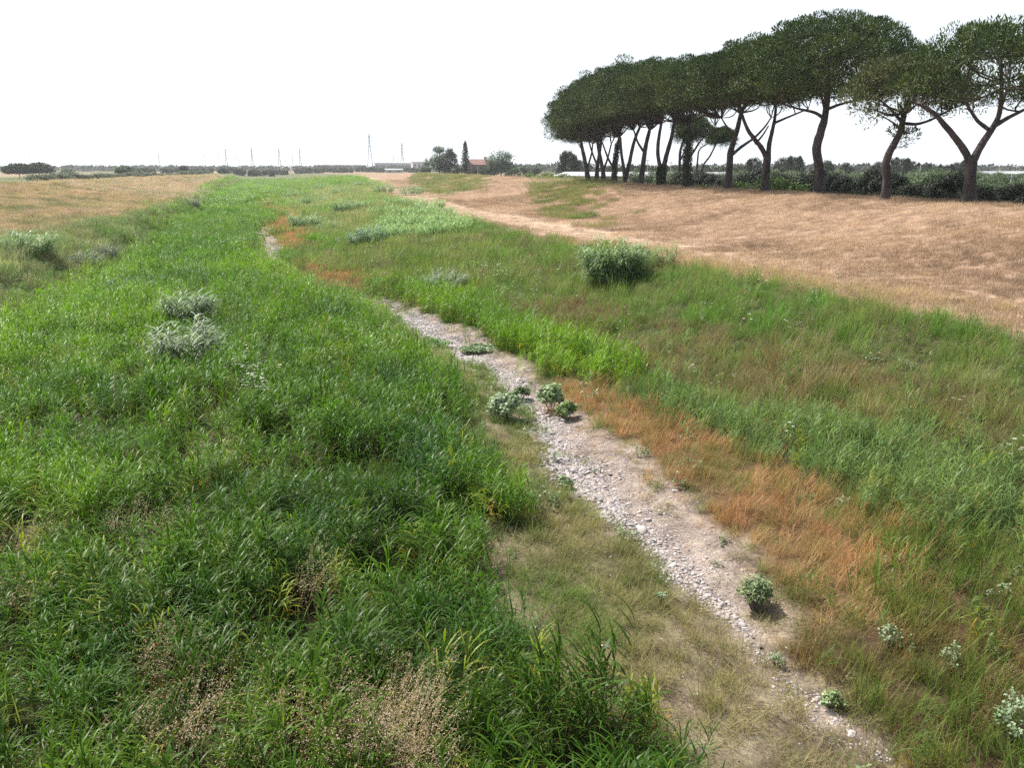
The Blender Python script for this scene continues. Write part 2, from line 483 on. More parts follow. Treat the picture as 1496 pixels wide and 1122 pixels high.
def reed_mesh(nplants, spread, segs, leaves=10, hgt=1.1, wmul=1.0, big=1.0):
    parts = []
    b = np.zeros((nplants, 3)); b[:, :2] = (rng.random((nplants, 2)) - .5) * 2 * spread
    laz = rng.random(nplants) * 2 * pi
    h = hgt * (.7 + .5 * rng.random(nplants))
    lean = pi / 2 - .05 - rng.random(nplants) * .22
    st = blades(b, laz, h, .014 * wmul, lean, .12, 2, jcol(nplants, (.8, .85, .7), .1), None, 'stem')
    parts.append(st)
    tt = np.tile(np.linspace(.22, 1, leaves), nplants)
    pid = np.repeat(np.arange(nplants), leaves)
    hb = h[pid] * tt
    base = b[pid] + np.stack([np.cos(laz[pid]) * np.cos(lean[pid]) * hb, np.sin(laz[pid]) * np.cos(lean[pid]) * hb, hb * np.sin(lean[pid])], 1)
    n = len(pid)
    az = laz[pid] + np.tile(np.arange(leaves) % 2, nplants) * pi + rng.normal(0, .7, n)
    # the wind turns part of the leaves
    k = rng.random(n) < .45
    az[k] = WIND + rng.normal(0, .7, k.sum())
    ln = big * (.27 + .25 * rng.random(n)) * (1.15 - .45 * np.abs(tt - .6))
    el = np.where(tt > .9, 1.35, 1.05) - rng.random(n) * .35
    dr = .5 + 1.5 * rng.random(n) ** 1.3
    c = jcol(n, (1, 1, 1), .22)
    low = tt < .42
    c[low & (rng.random(n) < .35)] *= np.array((2.6, 1.1, .9))
    tip = c * np.array((1.15, 1.05, 1.0))
    parts.append(blades(base, az, ln, (.022 + .016 * rng.random(n)) * wmul * big, el, dr, segs, c, tip))
    return merge(parts)

def tuft_mesh(nb, spread, hgt, width, segs, lean=.5, base=(1, 1, 1), tip=(1, 1, 1), droop=.9):
    b = np.zeros((nb, 3)); rr = spread * np.sqrt(rng.random(nb)); th = rng.random(nb) * 2 * pi
    b[:, 0] = rr * np.cos(th); b[:, 1] = rr * np.sin(th)
    az = np.where(rng.random(nb) < .4, WIND + rng.normal(0, .6, nb), rng.random(nb) * 2 * pi)
    c = jcol(nb, base, .25)
    return merge([blades(b, az, hgt * (.5 + .7 * rng.random(nb)), width * (.7 + .6 * rng.random(nb)), pi / 2 - lean * rng.random(nb), droop * rng.random(nb), segs, c, c * np.array(tip)[None])])

def panicle_mesh(ns, spread, hgt, nsp=14, headlen=.26, spk=(.035, .010), stemc=(.8, .85, .5), headc=(1, 1, 1), nod=.7, wmul=1.):
    b = np.zeros((ns, 3)); b[:, :2] = rng.normal(0, spread * .5, (ns, 2))
    az = np.where(rng.random(ns) < .6, WIND + rng.normal(0, .5, ns), rng.random(ns) * 2 * pi)
    h = hgt * (.7 + .45 * rng.random(ns)); el = pi / 2 - .25 * rng.random(ns); dr = nod * (.4 + rng.random(ns))
    st = blades(b, az, h, .007 * wmul, el, dr, 4, jcol(ns, stemc, .15), None, 'stem', 2.)
    Vs = st[0].reshape(ns, 5, 2, 3).mean(2)
    pid = np.repeat(np.arange(ns), nsp); n = len(pid)
    t = 1 - rng.random(n) * (headlen / hgt) * 2
    seg = np.clip((t * 4).astype(int), 0, 3); fr = t * 4 - seg
    p = Vs[pid, seg] * (1 - fr)[:, None] + Vs[pid, seg + 1] * fr[:, None]
    p = p + rng.normal(0, .035, (n, 3)) * (1.2 - t)[:, None] * 3
    hd = blades(p, rng.random(n) * 2 * pi, spk[0] * (.7 + .6 * rng.random(n)), spk[1], rng.random(n) * 2 - 1.2, .4, 1, jcol(n, headc, .25), None, 'stem')
    return merge([st, hd])

def broad_mesh(nst, spread, hgt, nl, size, colr=(1, 1, 1), var=.2):
    b = np.zeros((nst, 3)); b[:, :2] = rng.normal(0, spread * .5, (nst, 2))
    az = rng.random(nst) * 2 * pi; h = hgt * (.5 + .6 * rng.random(nst)); el = pi / 2 - .6 * rng.random(nst)
    st = blades(b, az, h, .012, el, .2, 2, jcol(nst, (.8, .8, .6), .1), None, 'stem')
    Vs = st[0].reshape(nst, 3, 2, 3).mean(2)
    pid = np.repeat(np.arange(nst), nl); n = len(pid); t = .25 + .75 * rng.random(n)
    seg = np.clip((t * 2).astype(int), 0, 1); fr = t * 2 - seg
    p = Vs[pid, seg] * (1 - fr)[:, None] + Vs[pid, seg + 1] * fr[:, None]
    lf = blades(p, rng.random(n) * 2 * pi, size * (.6 + .8 * rng.random(n)), size * (.5 + .4 * rng.random(n)), .9 - 1.2 * rng.random(n), .8, 3, jcol(n, colr, var), None, 'oval')
    return merge([st, lf])

def flower_mesh(ns, spread, hgt, heads=7):
    b = np.zeros((ns, 3)); b[:, :2] = rng.normal(0, spread * .5, (ns, 2))
    h = hgt * (.7 + .4 * rng.random(ns)); az = rng.random(ns) * 2 * pi
    st = blades(b, az, h, .008, pi / 2 - .15 * rng.random(ns), .1, 2, jcol(ns, (.12, .2, .05), .1), None, 'stem')
    top = st[3]
    pid = np.repeat(np.arange(ns), heads * 3); n = len(pid)
    th = rng.random(n) * 2 * pi; rr = .036 * np.sqrt(rng.random(n))
    p = top[pid] + np.stack([rr * np.cos(th), rr * np.sin(th), .012 * rng.random(n)], 1)
    pt = blades(p, th, .016, .015, .25 * rng.random(n), .2, 1, jcol(n, (.82, .82, .76), .06), None, 'stem')
    return merge([st, pt])

def stone_mesh(sub):
    V = []; Fs = []
    me = bpy.data.meshes.new('s')
    import bmesh
    bm = bmesh.new(); bmesh.ops.create_icosphere(bm, subdivisions=sub, radius=1)
    for v in bm.verts:
        n = v.co
        k = 1 + .22 * math.sin(n.x * 3.1 + sub * 2) * math.cos(n.y * 2.7 + 1) + .12 * (random.random() - .5)
        v.co = (n.x * k, n.y * k * .72, max(n.z * k * .42, -.18))
    V = np.array([v.co[:] for v in bm.verts]); Fq = np.array([[v.index for v in f.verts] for f in bm.faces])
    bm.free()
    return V, Fq, np.ones((len(V), 3))

# ------------------------------------------------------------------ scatter with geometry nodes
def proto(name, data, mat):
    me = arr_mesh(name, data[0], [data[1]], data[2]); me.materials.append(mat)
    return bpy.data.objects.new(name, me)

def scatter(name, pos, rot, scl, idx, tint, protos, label, cat='plants'):
    n = len(pos)
    print('scatter', name, n)
    if n == 0: return
    me = bpy.data.meshes.new(name)
    me.vertices.add(n); me.vertices.foreach_set('co', np.asarray(pos, np.float32).ravel())
    a = me.attributes.new('rot', 'FLOAT_VECTOR', 'POINT'); a.data.foreach_set('vector', np.asarray(rot, np.float32).ravel())
    a = me.attributes.new('scl', 'FLOAT_VECTOR', 'POINT'); a.data.foreach_set('vector', np.asarray(scl, np.float32).ravel())
    a = me.attributes.new('tint', 'FLOAT_VECTOR', 'POINT'); a.data.foreach_set('vector', np.clip(np.asarray(tint, np.float32), .004, .95).ravel())
    a = me.attributes.new('idx', 'INT', 'POINT'); a.data.foreach_set('value', np.asarray(idx, np.int32))
    o = bpy.data.objects.new(name, me); col.objects.link(o)
    nt = bpy.data.node_groups.new(name + '_nodes', 'GeometryNodeTree')
    nt.interface.new_socket('Geometry', in_out='INPUT', socket_type='NodeSocketGeometry')
    nt.interface.new_socket('Geometry', in_out='OUTPUT', socket_type='NodeSocketGeometry')
    N, L = nt.nodes, nt.links
    gi, go = N.new('NodeGroupInput'), N.new('NodeGroupOutput')
    jn = N.new('GeometryNodeJoinGeometry')
    for p in reversed(protos):   # the join socket lists its links last first
        oi = N.new('GeometryNodeObjectInfo'); oi.inputs['Object'].default_value = p
        oi.inputs['As Instance'].default_value = True
        L.new(oi.outputs['Geometry'], jn.inputs[0])
    io = N.new('GeometryNodeInstanceOnPoints'); io.inputs['Pick Instance'].default_value = True
    def na(nm, ty):
        x = N.new('GeometryNodeInputNamedAttribute'); x.data_type = ty; x.inputs['Name'].default_value = nm
        return [s for s in x.outputs if s.enabled and s.name == 'Attribute'][0]
    L.new(gi.outputs[0], io.inputs['Points']); L.new(jn.outputs[0], io.inputs['Instance'])
    L.new(na('idx', 'INT'), io.inputs['Instance Index'])
    er = N.new('FunctionNodeEulerToRotation'); L.new(na('rot', 'FLOAT_VECTOR'), er.inputs[0]); L.new(er.outputs[0], io.inputs['Rotation'])
    L.new(na('scl', 'FLOAT_VECTOR'), io.inputs['Scale'])
    L.new(io.outputs[0], go.inputs[0])
    md = o.modifiers.new('scatter', 'NODES'); md.node_group = nt
    tag(o, label, cat, kind='stuff')
    return o

def sector(r0, r1, dens, half=R(41)):
    area = half * (r1 * r1 - r0 * r0)
    n = int(area * dens)
    r = np.sqrt(r0 * r0 + (r1 * r1 - r0 * r0) * rng.random(n))
    a = YAW + (rng.random(n) * 2 - 1) * half
    return r * np.sin(a), r * np.cos(a)

def points(rings):
    """rings: (r0, r1, density, lod)"""
    Xs, Ys, Ls = [], [], []
    for r0, r1, d, lod in rings:
        x, y = sector(r0, r1, d); Xs.append(x); Ys.append(y); Ls.append(np.full(len(x), lod))
    return np.concatenate(Xs), np.concatenate(Ys), np.concatenate(Ls)

def lerp(a, b, t): return np.array(a)[None] * (1 - t[:, None]) + np.array(b)[None] * t[:, None]

def finish(name, X, Y, lod, tint, s, protos_near, protos_far, label, lean=0.1, wind=None, cat='plants', farscale=1.0, squash=None):
    zs = s if squash is None else squash
    n = len(X)
    Zc = height(X, Y) - .02
    k = len(protos_near); kf = len(protos_far)
    idx = np.where(lod == 0, rng.integers(0, k, n), k + rng.integers(0, max(kf, 1), n))
    w = rng.random(n)
    rot = np.stack([rng.normal(0, lean, n), rng.normal(0, lean, n), (rng.random(n) - .5) * (2 * pi if wind is None else wind)], 1)
    sx = s * np.where(lod >= 1, farscale * np.where(lod == 2, 1.9, 1.), 1)
    scl = np.stack([sx, sx, zs * np.where(lod == 2, 1.1, 1)], 1)
    return scatter(name, np.stack([X, Y, Zc], 1), rot, scl, idx, tint, protos_near + protos_far, label, cat)

RINGS_REED = [(7, 26, 13, 0), (26, 45, 11, 0), (45, 72, 7.5, 0), (72, 160, 2.0, 1), (160, 520, .5, 2)]

def build_reeds():
    near = [proto('reed_plant', reed_mesh(3, .18, 5, big=1.1), M_LEAF) for _ in range(8)]
    far = [proto('reed_patch', reed_mesh(16, .65, 2, 9, 1.1, 1.5), M_LEAF) for _ in range(4)]
    X, Y, lod = points(RINGS_REED)
    zn = zones_soft(X, Y)
    r = rng.random(len(X))
    keep = (zn == Z['reed']) | (zn == Z['strip']) | ((zn == Z['blue']) & (r < .6)) | ((zn == Z['rightgreen']) & (r < .16)) | ((zn == Z['weed']) & (r < .06)) | ((zn == Z['farmix']) & (r < .3)) | ((zn == Z['bank_l']) & (r < .12))
    gap = fbm(X, Y, 1.5, 51)
    keep &= ~((zn == Z['reed']) & (gap < np.interp(np.hypot(X, Y), [12, 30, 60], [.44, .37, .30])) & (r < .9))
    X, Y, lod, zn = X[keep], Y[keep], lod[keep], zn[keep]
    n = len(X)
    D = np.hypot(X, Y)
    g = fbm(X, Y, 7, 61); g2 = fbm(X, Y, 1.2, 63)
    t = np.clip((g - .3) * 2 + (rng.random(n) - .5) * .5, 0, 1)
    tint = lerp((.042, .118, .010), (.130, .268, .007), t)
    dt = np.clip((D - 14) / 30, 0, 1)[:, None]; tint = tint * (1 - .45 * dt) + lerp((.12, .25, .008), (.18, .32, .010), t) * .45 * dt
    tint *= np.interp(D, [9, 24, 60], [.66, .98, 1.12])[:, None] * (.72 + .5 * vnoise(X, Y, 1.1, 68))[:, None]  # near reeds tinted darker, painting in the shade of their deep gaps
    mk = vnoise(X, Y, 2.3, 66) > .72; tint[mk] *= (.75, .85, 1.5)
    mt = zn == Z['strip']; tint[mt] = lerp((.085, .195, .010), (.14, .27, .012), t)[mt]
    mb = (zn == Z['blue']) | (zn == Z['weed']) | (zn == Z['bank_l'])
    tint[mb] = lerp((.075, .155, .035), (.18, .27, .09), t)[mb]
    mg = zn == Z['rightgreen']; tint[mg] = lerp((.07, .125, .02), (.13, .19, .03), t)[mg]
    yel = rng.random(n) < .03; tint[yel] = (.20, .25, .03)
    # height varies by clump; the near darkness is shade painted into the tint
    s = (.36 + .86 * g2 + .22 * g + rng.normal(0, .11, n))
    s[zn == Z['strip']] *= .95; s[mb] *= .72; s[mg] *= .6
    # lower growth along the edge of the stand
    sd = stream_dist(X, Y); e = (zn == Z['reed']) & (Y < 75)
    s[e] *= np.clip(.32 + sd[e] / 4.5, .32, 1)
    finish('reeds', X, Y, lod, tint, s, near, far, 'dense bright green reeds filling the dry river bed and its right edge', .09)

def build_grass():
    near = [proto('grass_tuft', tuft_mesh(34, .22, .55, .010, 3, .7, tip=(1.15, 1.05, .9)), M_GRASS) for _ in range(5)]
    far = [proto('grass_patch', tuft_mesh(170, .8, .6, .022, 2, .7, tip=(1.15, 1.05, .9)), M_GRASS) for _ in range(4)]
    X, Y, lod = points([(7, 30, 16, 0), (30, 55, 11, 0), (55, 160, 2.2, 1), (160, 520, .5, 2)])
    zn = zones_soft(X, Y); r = rng.random(len(X)); n = len(X)
    D = np.hypot(X, Y)
    f = fbm(X, Y, 3.2, 71); f2 = fbm(X, Y, 9, 73); f3 = fbm(X, Y, 1.1, 77)
    tint = np.zeros((n, 3)); s = np.ones(n); keep = np.zeros(n, bool)
    def put(z, prob, c1, c2, t, sc, sv=.25):
        m = (zn == Z[z]) & (rng.random(n) < prob)
        keep[m] = True
        tint[m] = lerp(c1, c2, np.clip(t + rng.normal(0, .16, n), 0, 1))[m]
        s[m] = (sc * (1 + rng.normal(0, sv, n)))[m]
    tt = np.clip((f - .3) * 2.4, 0, 1)
    put('orange', .95, (.52, .295, .165), (.17, .22, .06), np.clip((f - .42) * 3 + (f3 - .5) * 2.5 + rng.normal(0, .3, n), 0, 1), .72)
    put('rightgreen', .95, (.11, .19, .035), (.24, .17, .07), np.clip((f - .45) * 4, 0, 1), .85)
    put('sparse', 1.0, (.13, .22, .05), (.33, .28, .15), np.clip(tt * 1.1 - .15 + (Y < 19) * -.15, 0, 1), .5)
    put('sand', np.where(stream_dist(X, Y) > 1.0, .45, .0) * (f3 > .45), (.36, .26, .15), (.2, .22, .07), tt, .26)
    put('weed', .95, (.12, .27, .04), (.25, .30, .11), np.clip((f2 - .36) * 3, 0, 1) * .6 + tt * .4 + (f3 - .5) * .9, 1.0)
    put('blue', .8, (.10, .20, .06), (.17, .26, .10), tt, 1.05)
    put('strip', .3, (.13, .26, .03), (.18, .3, .04), tt, 1.)
    put('bank_l', .95, (.16, .27, .10), (.34, .38, .23), tt, .9)
    put('slope_l', .9, (.48, .38, .295), (.23, .26, .14), np.clip((f - .48) * 4, 0, 1), .55)
    put('cane', .95, (.19, .33, .10), (.38, .40, .21), tt, 1.0)
    put('farmix', .95, (.20, .34, .10), (.40, .41, .22), tt, 1.0)
    put('reed', .10, (.10, .19, .03), (.2, .25, .06), tt, 1.0)
    # deep reddish dead growth at the foot of the weedy bank
    m = (zn == Z['weed']) & (np.abs(X - edge(6, Y) - 2.2) < 1.8 + 1.5 * f) & (Y < 45) & (rng.random(n) < .5)
    tint[m] = lerp((.22, .13, .09), (.27, .21, .12), tt)[m]
    # long pale straw fringe where the mown track meets the bank
    m = (zn == Z['mown']) & (X < edge(7, Y) + 2.6) & (Y < 60) & (rng.random(n) < .8 * (f > .42))
    keep[m] = True; tint[m] = lerp((.52, .41, .29), (.42, .34, .22), tt)[m]; s[m] = .8
    # green patches on the mown slope far along it
    m = (zn == Z['mown']) & ((inside(POLY['patch_a'], X + rng.normal(0, 1.2, n), Y + rng.normal(0, 4, n)) & (fbm(X, Y, 3, 91) > .52)) | (inside(POLY['patch_b'], X + rng.normal(0, 1.5, n), Y + rng.normal(0, 8, n)) & (fbm(X, Y * .5, 6, 92) > .45)))
    keep[m] = True; tint[m] = lerp((.16, .22, .08), (.28, .28, .13), tt)[m]; s[m] = .9
    tall = rng.random(n) < .12; s[tall] *= 1.5
    s *= .6 + .75 * fbm(X, Y, 1.4, 78)
    tint *= .90 * (.72 + .56 * fbm(X, Y, .9, 79))[:, None]
    hw_ = (zn == Z['weed']); s[hw_] *= (.45 + 1.1 * fbm(X, Y, 3.1, 175))[hw_]
    hz = s.copy(); s = np.maximum(s, .75 + .2 * rng.random(n)); hz = hz[keep]
    X, Y, lod, tint, s = X[keep], Y[keep], lod[keep], tint[keep], s[keep]
    finish('grass', X, Y, lod, tint, s, near, far, 'mixed green, orange and olive grasses on the banks and river bed', .16, squash=hz)

def build_straw():
    def straw(nb, spread, h):
        h = h * 1.35
        return tuft_mesh(nb, spread, h, .012, 2, 1.5, tip=(1.2, 1.15, 1.1), droop=1.2)
    near = [proto('straw_clump', straw(60, .3, .2), M_DRY) for _ in range(4)]
    far = [proto('straw_patch', straw(110, .7, .2), M_DRY) for _ in range(3)]
    X, Y, lod = points([(26, 60, 12, 0), (60, 150, 2.4, 1), (150, 400, .5, 2)])
    zn = zones(X, Y); n = len(X)
    f = fbm(X, Y, 1.3, 81); f2 = fbm(X, Y, 6, 83)
    keep = ((zn == Z['mown']) & (f > .31)) | ((zn == Z['slope_l']) & (rng.random(n) < .6))
    track = np.abs(X - edge(7, Y) - 4) < 2.2
    keep &= ~(track & (zn == Z['mown']) & (rng.random(n) < np.interp(Y, [35, 75], [.25, .85])))
    X, Y, lod, f, f2 = X[keep], Y[keep], lod[keep], f[keep], f2[keep]
    n = len(X)
    tint = lerp((.47, .36, .245), (.19, .135, .09), np.clip((f2 - .3) * 2 + rng.normal(0, .2, n), 0, 1))
    finish('straw', X, Y, lod, tint, .8 + .5 * rng.random(n), near, far, 'mown tan straw lying in clumps on the levee slopes', .1, cat='straw')

def build_seedheads():
    near = [proto('seed_stalks', panicle_mesh(12, .3, .95, 20, spk=(.020, .0065)), M_DRY) for _ in range(4)]
    far = [proto('seed_patch', panicle_mesh(34, 1.0, .95, 9, spk=(.07, .022), wmul=1.8), M_DRY) for _ in range(3)]
    X, Y, lod = points([(7, 50, 4.5, 0), (50, 130, .9, 1)])
    zn = zones_soft(X, Y); n = len(X); f = fbm(X, Y, 4, 101)
    keep = ((zn == Z['weed']) & (rng.random(n) < np.clip((f - .34) * 2.2, .08, .6))) | ((zn == Z['blue']) & (rng.random(n) < .12)) | ((zn == Z['reed']) & (f > .66) & (rng.random(n) < .10)) \
        | ((zn == Z['rightgreen']) & (rng.random(n) < .35)) | ((zn == Z['orange']) & (rng.random(n) < .5)) | ((zn == Z['bank_l']) & (rng.random(n) < .35)) | ((zn == Z['cane']) & (rng.random(n) < .2))
    X, Y, lod, zn = X[keep], Y[keep], lod[keep], zn[keep]; n = len(X)
    tint = lerp((.17, .15, .075), (.34, .30, .18), rng.random(n))
    m = (zn == Z['orange']) | (zn == Z['rightgreen']); tint[m] = lerp((.27, .15, .085), (.36, .25, .15), rng.random(n))[m]
    s = .7 + .4 * rng.random(n); s[m] *= .75
    # dry oat heads standing in the near reeds
    oats = [(30, 775, 9), (232, 752, 10), (290, 640, 5), (200, 525, 7), (462, 830, 7), (235, 945, 8), (270, 1040, 8), (545, 1005, 26), (560, 1080, 20), (345, 1090, 8), (150, 1065, 5), (25, 855, 5), (150, 735, 5), (430, 1060, 3), (510, 1060, 12), (610, 1110, 5), (340, 985, 4), (330, 660, 3), (450, 510, 4), (140, 690, 3)]
    ex = []
    for px, py, k in oats:
        g = ground_at(px, py + 25, .6)
        k = max(2, int(k * .55)); sp = .3 if k > 7 else .16
        for _ in range(k): ex.append((g[0] + random.gauss(0, sp * 1.3), g[1] + random.gauss(0, sp)))
    ex = np.array(ex); ne = len(ex)
    X = np.r_[X, ex[:, 0]]; Y = np.r_[Y, ex[:, 1]]; lod = np.r_[lod, np.zeros(ne, int)]
    tint = np.r_[tint, lerp((.36, .26, .17), (.52, .42, .31), rng.random(ne))]; s = np.r_[s, 1.15 + .25 * rng.random(ne)]
    finish('seed_stalks', X, Y, lod, tint, s, near, far, 'dry tan seed stalks and oat heads standing among the greenery', .08, wind=1.6)

def build_broad():
    near = [proto('broadleaf_weed', broad_mesh(7, .25, .35, 9, .07), M_BROAD) for _ in range(4)]
    X, Y, lod = points([(7, 40, 1.6, 0)])
    zn = zones(X, Y); n = len(X); f = fbm(X, Y, 2.2, 111)
    keep = ((zn == Z['sparse']) & (f > .52) & (rng.random(n) < .35)) | ((zn == Z['rightgreen']) & (rng.random(n) < .3)) | ((zn == Z['sand']) & (rng.random(n) < .07)) | ((zn == Z['orange']) & (rng.random(n) < .12)) | ((zn == Z['blue']) & (rng.random(n) < .08)) | ((zn == Z['weed']) & (rng.random(n) < .5))
    X, Y, lod = X[keep], Y[keep], lod[keep]; n = len(X)
    tint = lerp((.09, .15, .05), (.22, .28, .15), rng.random(n))
    finish('broadleaf_weeds', X, Y, lod, tint, .5 + .7 * rng.random(n), near, [], 'small pale green broadleaf weeds growing beside the stony channel', .15)

def build_flowers():
    near = [proto('wildflower', flower_mesh(3, .25, .9), M_FLOWER) for _ in range(3)]
    spots = []
    X, Y, _ = points([(14, 90, .35, 0)])
    zn = zones(X, Y); k = ((zn == Z['weed']) & (rng.random(len(X)) < .38)) | ((zn == Z['blue']) & (rng.random(len(X)) < .1)) | ((zn == Z['cane']) & (rng.random(len(X)) < .1))
    spots = [(x, y) for x, y in zip(X[k], Y[k])]
    for px, py, sx, sy, c in [(545, 492, 22, 9, 22), (330, 522, 18, 7, 34), (360, 535, 14, 7, 16), (378, 556, 14, 9, 26), (760, 330, 0, 0, 0), (735, 395, 12, 8, 14), (465, 515, 12, 6, 12), (1240, 385, 30, 10, 10), (1490, 648, 6, 9, 4), (580, 345, 30, 8, 26)]:
        for _ in range(c):
            g = ground_at(px + random.gauss(0, sx), py + random.gauss(0, sy), .8); spots.append((g[0], g[1]))
    S = np.array(spots); n = len(S)
    s = .9 + .35 * rng.random(n)
    finish('wildflowers', S[:, 0], S[:, 1], np.zeros(n, int), np.ones((n, 3)) * .92, s, near, [], 'small white wildflowers dotted among reeds and bank weeds', .08, cat='flowers')

def build_gravel():
    prs = [proto('stone', stone_mesh(k), M_STONE) for k in (1, 2, 2, 2)]
    # along the low-water line
    lo = np.array([p for p in STREAM]).min(0) - 4; hi = np.array([p for p in STREAM]).max(0) + 4
    n = 1150000
    X = lo[0] + rng.random(n) * (hi[0] - lo[0]); Y = 8 + rng.random(n) * 90
    zn = zones(X, Y)
    sd = stream_dist(X + (fbm(X, Y, .9, 121) - .5) * 1.0, Y)
    wid = np.interp(Y, [8, 13, 15, 20, 26, 30, 36, 60, 90], [.2, .18, .5, .95, .75, .55, .8, .9, 1.2])
    core = np.exp(-(sd / wid) ** 2)
    k = ((zn == Z['sand']) & (rng.random(n) < .07 + .93 * core) & (rng.random(n) < np.interp(Y, [10, 30, 60], [1, 1, .5]))) | ((zn == Z['sparse']) & (core > .3) & (rng.random(n) < .22)) | ((zn == Z['sparse']) & (rng.random(n) < .008))
    X, Y, core = X[k], Y[k], core[k]; n = len(X)
    s = np.exp(rng.normal(0, .40, n)) * (.018 + .015 * core) * np.interp(Y, [10, 20, 50], [.75, 1, 1.3])
    big = rng.random(n) < .012; s[big] *= 1.8
    t = rng.random(n)
    tint = lerp((.43, .39, .375), (.24, .22, .22), t)
    dk = rng.random(n) < .10; tint[dk] = (.12, .105, .10)
    Zc = height(X, Y) + s * .1
    rot = np.stack([rng.normal(0, .25, n), rng.normal(0, .25, n), rng.random(n) * 2 * pi], 1)
    scatter('gravel', np.stack([X, Y, Zc], 1), rot, np.stack([s, s, s], 1), rng.integers(0, 4, n), tint, prs, 'pale grey river stones along the dry channel', 'gravel')

build_reeds(); build_grass(); build_straw(); build_seedheads(); build_broad(); build_flowers(); build_gravel()

# ------------------------------------------------------------------ foliage clouds for trees
def leaf_cloud(centers, radii, per, size, aspect, cols, up=.3, fill=.35, seg=1, flat=False):
    """leaf-sized faces round every lobe; colours vary leaf by leaf"""
    m = len(centers); pid = np.repeat(np.arange(m), per); n = len(pid)
    d = rng.normal(0, 1, (n, 3)); d /= np.linalg.norm(d, axis=1)[:, None]
    rr = fill + (1 - fill) * rng.random(n) ** .5
    rad = np.asarray(radii)[pid]
    if rad.ndim == 1: rad = np.stack([rad, rad, rad * .75], 1)
    p = np.asarray(centers)[pid] + d * rr[:, None] * rad
    dirv = d + np.array([0, 0, up]) + rng.normal(0, .45, (n, 3)); dirv /= np.linalg.norm(dirv, axis=1)[:, None]
    if flat:
        dirv = rng.normal(0, 1, (n, 3)) * np.array([1, 1, .35]); dirv /= np.linalg.norm(dirv, axis=1)[:, None]
    s = np.cross(dirv, (d + np.array([0, 0, .8]) + rng.normal(0, .4, (n, 3))) if flat else rng.normal(0, 1, (n, 3))); s /= np.linalg.norm(s, axis=1)[:, None] + 1e-9
    L = size * (.6 + .8 * rng.random(n)); W = L * aspect * .5
    V = np.stack([p, p + dirv * (L * .5)[:, None] + s * W[:, None], p + dirv * L[:, None], p + dirv * (L * .5)[:, None] - s * W[:, None]], 1).reshape(-1, 3)
    Q = np.arange(n * 4).reshape(n, 4)
    lob = rng.random(m)[pid][:, None]
    c = np.array(cols[0])[None] * (1 - lob) + np.array(cols[1])[None] * lob
    c = c * (1 + (rng.random((n, 1)) - .5) * .7)
    C = np.repeat(c, 4, 0)
    return V, Q, C

PINE_C = ((.030, .060, .016), (.080, .115, .028))
def pine_crown(cx, cz, hw, top, bot, seed, depth=None, lobes=60, lacy=.0):
    """umbrella crown: foliage cushions on a domed shell, filled underneath; coordinates local to the tree"""
    H = top - bot
    hd = depth or hw
    cs, rs, ws = [], [], []
    for i in range(lobes):
        r = math.sqrt((i + .5) / lobes); a = i * 2.39996 + seed
        r = min(1, r * (1 + random.gauss(0, .05)))
        dome = (max(0, 1 - r ** 2.6)) ** .55
        lr = random.uniform(.8, 1.45) * (.70 + .035 * hw)
        zt = bot + H * (.42 + .56 * dome) - lr * .6 + random.gauss(0, .055) * H
        zb = bot + H * (.18 - .06 * (1 - r)) + lr * .1
        x, y = cx + r * (hw - lr * .6) * cos(a), r * (hd - lr * .6) * sin(a)
        cs.append((x, y, zt)); rs.append((lr, lr, lr * .68)); ws.append(1.5)
        nfill = max(1, int((zt - zb) / 1.7))
        for k in range(nfill):
            if random.random() < lacy * .6: continue
            t = (k + .5) / nfill; kk = random.uniform(.82, 1.0); l2 = lr * random.uniform(.85, 1.15)
            cs.append((cx + (x - cx) * kk + random.gauss(0, .25), y * kk, zb + (zt - zb) * t)); rs.append((l2, l2, l2 * .7)); ws.append(.75 if r > .6 else .42)
    return cs, rs, ws

